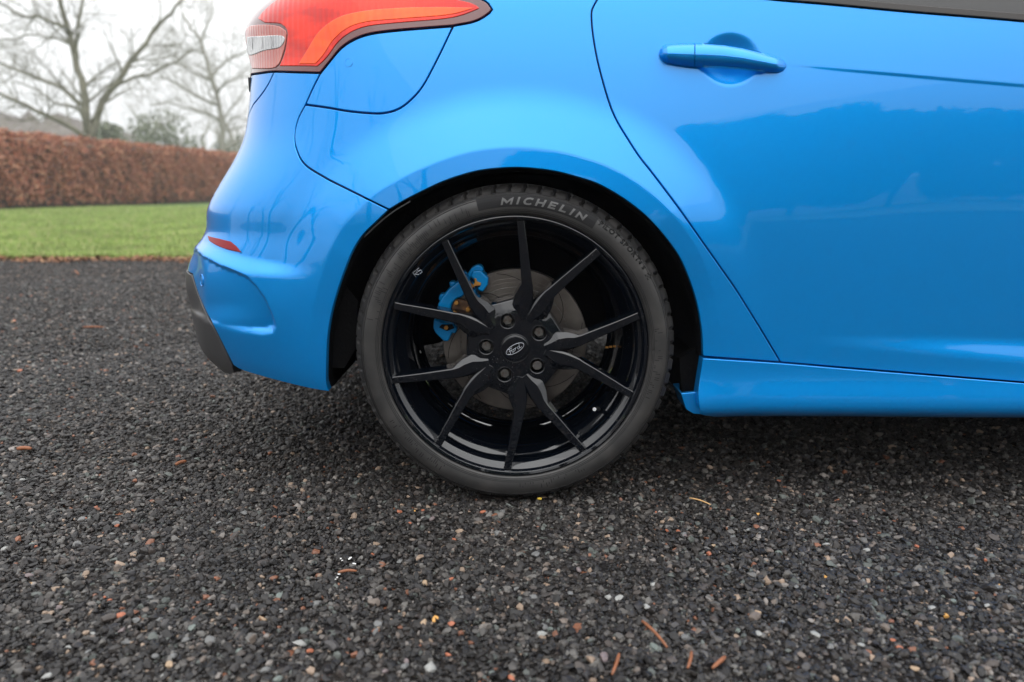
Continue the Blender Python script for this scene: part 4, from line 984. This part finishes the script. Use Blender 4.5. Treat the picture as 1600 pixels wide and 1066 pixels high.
def scrap(pts, label):
    mb = MB(); 
    for (x, y, rx) in pts:
        g = ground(x, y); v, f = rock(int(x), None, 1); mb.add([(g[0]+a*rx*1.4, g[1]+b*rx, .010+c*rx*.5) for a, b, c in v], f)
    o = mb.build('white_scrap', M['dropping']); tag(o, label, 'scrap')
scrap([(533, 881, .0022), (535, 884, .0016)], 'tiny white scrap on the gravel, upper left of the white cluster')
scrap([(548, 880, .0028), (546, 882, .002)], 'tiny white scrap, topmost and brightest of the cluster on the gravel')
scrap([(554, 889, .0032)], 'tiny oval white scrap, lowest right of the cluster on the gravel')
scrap([(530, 906, .0026), (527, 911, .002), (525, 914, .0014)], 'forked white scrap touching the left end of the tan splinter')
g = ground(843, 787); mb = MB(); v, f = rock(3, None, 1); mb.add([(g[0]+a*.006, g[1]+b*.004, .011+c*.0035) for a, b, c in v], f); o = mb.build('lichen_flake', mat('lichen_yellow', (.55, .38, .04), .8)); tag(o, 'bright yellow lichen flake on the gravel just below the tyre', 'lichen')

# ------------------------------------------------------------------ lawn, litter, hedge
bl = []
for k in range(4):
    r = random.Random(k); v = []; 
    for j in range(5):
        a = r.uniform(0, 6.28); x, y = r.gauss(0, .25), r.gauss(0, .25); lx, ly = .35*math.cos(a), .35*math.sin(a); w = .06
        i0 = len(v); v += [(x-w*math.sin(a), y+w*math.cos(a), 0), (x+w*math.sin(a), y-w*math.cos(a), 0), (x+lx*.4-w*.7*math.sin(a), y+ly*.4+w*.7*math.cos(a), .6), (x+lx*.4+w*.7*math.sin(a), y+ly*.4-w*.7*math.cos(a), .6), (x+lx, y+ly, 1)]
    f = []
    for j in range(5): b = j*5; f += [(b, b+1, b+3, b+2), (b+2, b+3, b+4)]
    bl.append(proto('blades', v, f, M['grass']))
n = 115000; y = YE+(rng.uniform(0, 1, n)**1.8)*22; x = CAM[0]+(y-CAM[1])*rng.uniform(-1.15, -.05, n)
keep = x > -18.4+(y-2)*.1167; x, y = x[keep], y[keep]; y0 = YE+.06*np.sin(x*5)+.05*np.sin(x*13+1); y = np.maximum(y, y0); n = len(x)
sc = rng.uniform(.03, .075, n)
instancer('grass', np.column_stack([x, y, np.full(n, -.008)]), np.column_stack([rng.normal(0, .2, n), rng.normal(0, .2, n), rng.uniform(0, 6.28, n)]), np.column_stack([sc, sc, sc*rng.uniform(.7, 1.2, n)]), bl)
lf = proto('leaf', [(-.5, 0, 0), (-.2, .28, .08), (.25, .25, .02), (.5, 0, .1), (.25, -.25, .04), (-.2, -.28, .1)], [(0, 1, 2, 3, 4, 5)], M['litter'])
n = 6500; x = rng.uniform(-9, 0, n); y = YE+rng.normal(-.02, .10, n)+.06*np.sin(x*5); s = rng.uniform(.02, .05, n)
instancer('leaf_litter', np.column_stack([x, y, rng.uniform(0, .03, n)]), rng.normal(0, .6, (n, 3))+np.array([0, 0, 1])*rng.uniform(0, 6, n)[:, None], np.column_stack([s, s, s]), [lf])
# clipped beech hedge
HA, HB = np.array([-18.47, 2.0]), np.array([-11.0, 66.0]); HH = 2.42; HWD = 1.1
hd = (HB-HA)/np.linalg.norm(HB-HA); hn = np.array([hd[1], -hd[0]]); HL = np.linalg.norm(HB-HA)
hedge = empty('beech_hedge', (HA[0], HA[1], 0)); tag(hedge, 'long clipped beech hedge of russet brown winter leaves behind the lawn', 'hedge')
M['hedge_core'] = mat('hedge_twigs', (.05, .03, .022), .95, noise=(6, (.09, .045, .03), .4, .7), bump=(20, 1, .05))
mb = MB(); nseg = 60
for i in range(nseg):
    t = (i+.5)/nseg; c = hd*HL*t+hn*-.45; hh = HH-.22+.05*math.sin(i*1.3)
    mb.box((c[0], c[1], hh/2), (HL/nseg*1.02, .5+.08*math.sin(i*2.1), hh), Matrix.Rotation(math.atan2(hd[1], hd[0]), 3, 'Z'))
mb.build('core', M['hedge_core'], hedge)
leafs = [proto('beech_leaf', [(-.5, 0, 0), (-.15, .27, .05*k), (.25, .24, -.03), (.55, 0, .08), (.25, -.24, 0), (-.15, -.27, .06)], [(0, 1, 2, 3, 4, 5)], M['beech']) for k in (-1, 2)]
n = 135000; t = rng.uniform(0, 1, n)**1.2*HL; side = rng.uniform(0, 1, n)
fr = side < .72
zz = np.where(fr, .12+(HH-.12)*rng.uniform(0, 1, n)**.9, HH+rng.normal(0, .035, n)); dd = np.where(fr, rng.normal(0, .07, n), -rng.uniform(0, HWD, n))
lump = .07*np.sin(t*2.1+zz*1.7)+.05*np.sin(t*5.3-zz*3.1)+.04*np.sin(t*11+zz*7); dd = dd+np.where(fr, lump, 0)-np.where(fr, .12*sm(zz, HH-.35, HH), 0)+.0; zz = zz+np.where(fr, 0, .05*np.sin(t*3.1)+.03*np.sin(t*9))
thin = (zz < .5) & (rng.uniform(0, 1, n) < .75*(1-zz/.6)); keep = ~thin
hp = hd[None, :]*t[:, None]+hn[None, :]*dd[:, None]; s = rng.uniform(.05, .11, n)
A = np.column_stack([hp, zz])[keep]; s = s[keep]; n = len(A)
o = instancer('leaves', A, rng.uniform(0, 6.28, (n, 3)), np.column_stack([s, s, s]), leafs); o.parent = hedge
mb = MB()
for i in range(300):
    tt = random.random()*HL*.7; p = hd*tt+hn*random.uniform(-.5, -.05); mb.tube([(p[0], p[1], 0), (p[0]+random.gauss(0, .08), p[1]+random.gauss(0, .08), .5), (p[0]+random.gauss(0, .2), p[1]+random.gauss(0, .2), 1.4)], [.02, .014, .008], 4)
o = mb.build('stem', M['bark_dark'], hedge); o['kind'] = 'stuff'
# brush strip at the hedge foot
# ------------------------------------------------------------------ trees
def grow(mb, p, d, length, r, depth, rnd, up=.1, spread=.6, dens=1.):
    n = max(3, int(4 if depth < 2 else 3)); pts = [Vector(p)]; rad = [r]; dd = Vector(d).normalized()
    for i in range(n):
        dd = (dd+Vector((rnd.gauss(0, .16), rnd.gauss(0, .16), rnd.gauss(0, .12)+up*.25))).normalized(); pts.append(pts[-1]+dd*length/n); rad.append(r*(1-.62*(i+1)/n))
    mb.tube(pts, rad, 6 if r > .05 else (4 if r > .015 else 3), False)
    if depth <= 0: return
    kids = int(rnd.uniform(3, 5)*dens) if depth > 1 else int(rnd.uniform(3, 6)*dens)
    for k in range(kids):
        t = rnd.uniform(.25, 1); i = min(n-1, int(t*n)); q = pts[i].lerp(pts[i+1], t*n-i); b = (pts[i+1]-pts[i]).normalized()
        o = Vector((rnd.gauss(0, 1), rnd.gauss(0, 1), rnd.gauss(0, .6)+.2)); o -= b*o.dot(b); o.normalize()
        grow(mb, q, b*(1-spread*.5)+o*spread*1.1, length*rnd.uniform(.42, .68), max(.004, r*(1-.55*t)*rnd.uniform(.4, .6)), depth-1, rnd, up, spread, dens)
def limb(mb, pts, r0, r1, rnd, twigs, tl_, depth=3, up=.15):
    P3 = [Vector(p) for p in pts]; Q = []
    for i in range(len(P3)-1):
        for k in range(3): Q.append(P3[i].lerp(P3[i+1], k/3)+Vector((rnd.gauss(0, .03), rnd.gauss(0, .03), rnd.gauss(0, .03))))
    Q.append(P3[-1]); m = len(Q); rad = [r0+(r1-r0)*(i/(m-1))**.8 for i in range(m)]; mb.tube(Q, rad, 9)
    for k in range(twigs):
        t = rnd.uniform(.12, 1)*(m-1); i = min(m-2, int(t)); q = Q[i].lerp(Q[i+1], t-i); b = (Q[i+1]-Q[i]).normalized()
        o = Vector((rnd.gauss(0, 1), rnd.gauss(0, 1), rnd.gauss(0, .7)+.15)); o -= b*o.dot(b); o.normalize()
        grow(mb, q, b*.6+o*.8, tl_*rnd.uniform(.5, 1.1)*(1-.4*t/m), max(.012, rad[i]*.38), depth, rnd, up)
def away(px, py, D, dy=0): return at(px, py, D+dy)
def traced_tree(name, label, D, trunk, limbs, m, seed, r0, tw=13, tl_=2.6):
    rnd = random.Random(seed); root = empty(name, tuple(ground_at(trunk[0], D))); tag(root, label, 'tree', None); o0 = Vector(root.location)
    mb = MB(); pts = [Vector((root.location.x, D, -.1))]+[Vector(away(x, y, D)) for x, y in trunk]
    limb(mb, [p-o0 for p in pts], r0, r0*.28, rnd, tw, tl_); mb.build('trunk', m, root, True)
    for i, (pp, ra, rbb, dz) in enumerate(limbs):
        mb = MB(); q = [Vector(away(x, y, D, dz*k/(len(pp)-1))) for k, (x, y) in enumerate(pp)]; limb(mb, [p-o0 for p in q], ra, rbb, rnd, tw, tl_); mb.build('limb', m, root, True)
    return root
def ground_at(p, D): q = at(p[0], 296, D); return np.array([q[0], D, 0])
traced_tree('bare_tree', 'tall bare tree with a forked trunk rising behind the left part of the hedge', 34., [(139, 225), (136, 195), (134, 169), (126, 122), (114, 75), (104, 39), (94, 0), (88, -50), (80, -110)],
    [([(140, 222), (148, 195), (161, 158), (185, 122), (209, 91), (228, 67), (248, 39), (276, 12), (300, -25)], .19, .05, 2), ([(137, 214), (126, 208), (91, 189), (39, 162), (0, 146), (-50, 138)], .14, .05, -3), ([(130, 165), (98, 138), (59, 122), (0, 99), (-60, 92)], .12, .04, 3),
     ([(108, 52), (104, 43), (71, 31), (31, 24), (0, 4), (-30, -20)], .10, .03, -2), ([(170, 142), (197, 126), (236, 116), (272, 98), (300, 80)], .09, .03, -3), ([(118, 88), (120, 60), (126, 31), (128, 0), (134, -40)], .08, .03, 1), ([(134, 180), (120, 168), (85, 160), (60, 140), (20, 128)], .08, .03, 4),
     ([(113, 72), (90, 60), (50, 55), (10, 62), (-20, 70)], .07, .025, 2)], M['bark'], 5, .24, 15, 2.6)
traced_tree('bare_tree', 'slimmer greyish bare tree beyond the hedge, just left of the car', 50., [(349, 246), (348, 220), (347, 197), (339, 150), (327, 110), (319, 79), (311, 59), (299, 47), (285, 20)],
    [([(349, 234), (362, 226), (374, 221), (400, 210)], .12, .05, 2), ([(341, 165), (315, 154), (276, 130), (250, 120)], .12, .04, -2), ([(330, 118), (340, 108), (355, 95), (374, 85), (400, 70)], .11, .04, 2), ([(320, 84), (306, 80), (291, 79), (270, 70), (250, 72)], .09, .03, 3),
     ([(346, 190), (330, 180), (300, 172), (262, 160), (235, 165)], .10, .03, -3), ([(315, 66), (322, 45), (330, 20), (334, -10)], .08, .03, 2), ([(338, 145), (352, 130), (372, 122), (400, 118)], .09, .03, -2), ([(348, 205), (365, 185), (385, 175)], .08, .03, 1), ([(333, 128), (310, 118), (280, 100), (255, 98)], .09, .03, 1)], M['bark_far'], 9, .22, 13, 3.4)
# more distant bare trees, one by one
fmesh = []
for k in range(4):
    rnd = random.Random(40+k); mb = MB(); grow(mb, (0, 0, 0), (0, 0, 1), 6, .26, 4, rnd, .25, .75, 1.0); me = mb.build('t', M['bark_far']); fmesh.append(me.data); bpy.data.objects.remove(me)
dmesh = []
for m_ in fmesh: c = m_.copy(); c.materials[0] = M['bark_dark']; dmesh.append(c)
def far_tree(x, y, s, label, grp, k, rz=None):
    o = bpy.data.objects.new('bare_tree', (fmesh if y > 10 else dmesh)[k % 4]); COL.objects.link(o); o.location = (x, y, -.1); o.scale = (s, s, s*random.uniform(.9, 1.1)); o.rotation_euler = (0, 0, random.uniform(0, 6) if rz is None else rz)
    tag(o, label, 'tree', grp); return o
def fx(px, D): return at(px, 296, D)[0]
i = 0
ORD = 'first second third fourth fifth sixth seventh eighth ninth tenth eleventh twelfth thirteenth fourteenth fifteenth sixteenth seventeenth eighteenth nineteenth twentieth'.split()
for px in (5, 38, 75, 108, 150, 175, 196, 214, 232, 250, 268, 290, 312, 330, 352, 372, 395, 415):
    D = random.uniform(62, 88); far_tree(fx(px, D), D, random.uniform(.95, 1.2)*(1. if px > 170 else .72), 'pale hazy bare tree, %s from the left in the distant row beyond the hedge' % ORD[i], 'distant bare trees beyond the hedge', i); i += 1
# evergreens: crown of real leaves round a trunk
ev = [proto('spray', [(-.5, 0, 0), (0, .35, .15), (.5, 0, 0), (0, -.35, .1)], [(0, 1, 2, 3)], M['evergreen'])]
ev2 = [proto('spray', [(-.5, 0, 0), (0, .35, .15), (.5, 0, 0), (0, -.35, .1)], [(0, 1, 2, 3)], M['evergreen_hazed'])]
def bushy(name, label, x, y, hgt, wid, cone, nleaf, seed, grp=None, ls=.28):
    r = np.random.default_rng(seed); root = empty(name, (x, y, 0)); tag(root, label, 'tree', grp)
    mb = MB(); mb.tube([(0, 0, 0), (.1, 0, hgt*.4), (0, .1, hgt*.9)], [.22, .15, .03], 7); mb.build('trunk', M['bark_dark'], root, True)
    nc = 34; cz = hgt*(.18+.78*r.uniform(0, 1, nc)); w = wid*(np.sqrt(np.clip(1-((cz/hgt-.45)/.56)**2, 0, 1)) if not cone else (1.05-cz/hgt)); a = r.uniform(0, 6.28, nc); q = r.uniform(.2, 1, nc)**.5
    C = np.column_stack([w*q*np.cos(a), w*q*np.sin(a), cz]); j = r.integers(0, nc, nleaf); d = r.normal(0, 1, (nleaf, 3)); d /= np.linalg.norm(d, axis=1)[:, None]
    pts = C[j]+d*(wid*.30*r.uniform(.5, 1.05, nleaf))[:, None]; pts[:, 2] = np.clip(pts[:, 2], .1, None); s = r.uniform(.6, 1.3, nleaf)*ls
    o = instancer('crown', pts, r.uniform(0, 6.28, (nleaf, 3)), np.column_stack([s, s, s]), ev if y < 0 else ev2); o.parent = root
bushy('evergreen_tree', 'dull green evergreen between the two tall bare trees, beyond the hedge', fx(262, 58), 58, 6.3, 3.0, False, 2600, 3)
bushy('evergreen_tree', 'smaller dark evergreen close behind the forked bare tree', fx(172, 52), 52, 5.0, 1.8, False, 1800, 4)
bushy('evergreen_tree', 'low rounded evergreen beyond the hedge near the car', fx(372, 70), 70, 5.0, 3.0, False, 3500, 6)
# wooded hills on the horizon
M['wood'] = mat('winter_woodland', (.085, .065, .06), .95, noise=(.12, (.12, .10, .08), .35, .65), bump=(.6, 1, 1.5))
def hill(name, a0, a1, R, h, seed, m=M['wood']):
    r = random.Random(seed); n = 160; v = []; f = []; ph = [r.uniform(0, 6) for _ in range(5)]
    for i in range(n+1):
        a = math.radians(a0+(a1-a0)*i/n); e = math.sin(PI*i/n)**.35
        hh = h*e*(.75+.25*math.sin(i*.11+ph[0])+.06*math.sin(i*.7+ph[1])+.035*math.sin(i*1.9+ph[2]))
        for dr_, k in ((0, 0), (6, .55), (14, .9), (26, 1.0), (60, .8)):
            v.append(((R+dr_)*math.cos(a), (R+dr_)*math.sin(a), hh*k+(r.gauss(0, .035)*h*k) - .5))
    for i in range(n):
        for k in range(4): f.append((i*5+k, (i+1)*5+k, (i+1)*5+k+1, i*5+k+1))
    o = mesh(name, v, f, m, None, True); o['kind'] = 'structure'
hill('wooded_hill', 90, 175, 105, 12.5, 1)
hill('wooded_hill', 20, 100, 110, 9, 2)
# behind the photographer: what the paintwork mirrors
far = [(-9, -11, .9, 'nearest'), (-14, -17, 1.2, ''), (-6, -16, 1.0, ''), (-17, -9, 1.1, ''), (-24, -20, 1.4, ''), (-12, -26, 1.5, ''), (-3, -22, 1.1, ''), (-22, -5, 1.1, ''), (-18, -24, 1.3, ''), (-28, -12, 1.4, ''), (-8, -34, 1.4, ''), (-33, -30, 1.6, ''), (-26, 2, 1.2, '')]
for k, (x, y, s, _) in enumerate(far): far_tree(x, y, s, 'bare tree behind the photographer mirrored in the bumper, %s of that group' % ORD[k], 'bare trees behind the photographer', k)
for k in range(13):
    x = 4+k*6.2+random.uniform(-1, 1); bushy('evergreen_tree', 'dark evergreen of the belt mirrored in the door, %s along from its left end' % ORD[k], x, -46+random.uniform(-2, 2)+k*.7, [11.5, 12, 11, 9.5, 8.5][min(k, 4)]*random.uniform(.95, 1.05), 5.2, False, 9000, 60+k, 'evergreens behind the photographer', .62)
hill('wooded_hill', 185, 355, 110, 8, 3)

# ------------------------------------------------------------------ haze
mb = MB(); mb.box((0, 0, 9.0), (378, 378, 20.2)); hz = mb.build('haze'); hz['kind'] = 'stuff'
hm = bpy.data.materials.new('haze'); hm.use_nodes = True; hm.node_tree.nodes.clear()
ho = N(hm.node_tree, 'ShaderNodeOutputMaterial'); hv = N(hm.node_tree, 'ShaderNodeVolumePrincipled'); hv.inputs['Color'].default_value = (.93, .95, 1, 1); hv.inputs['Density'].default_value = .0014; hv.inputs['Anisotropy'].default_value = .2
hm.node_tree.links.new(hv.outputs[0], ho.inputs['Volume']); hz.data.materials.append(hm)
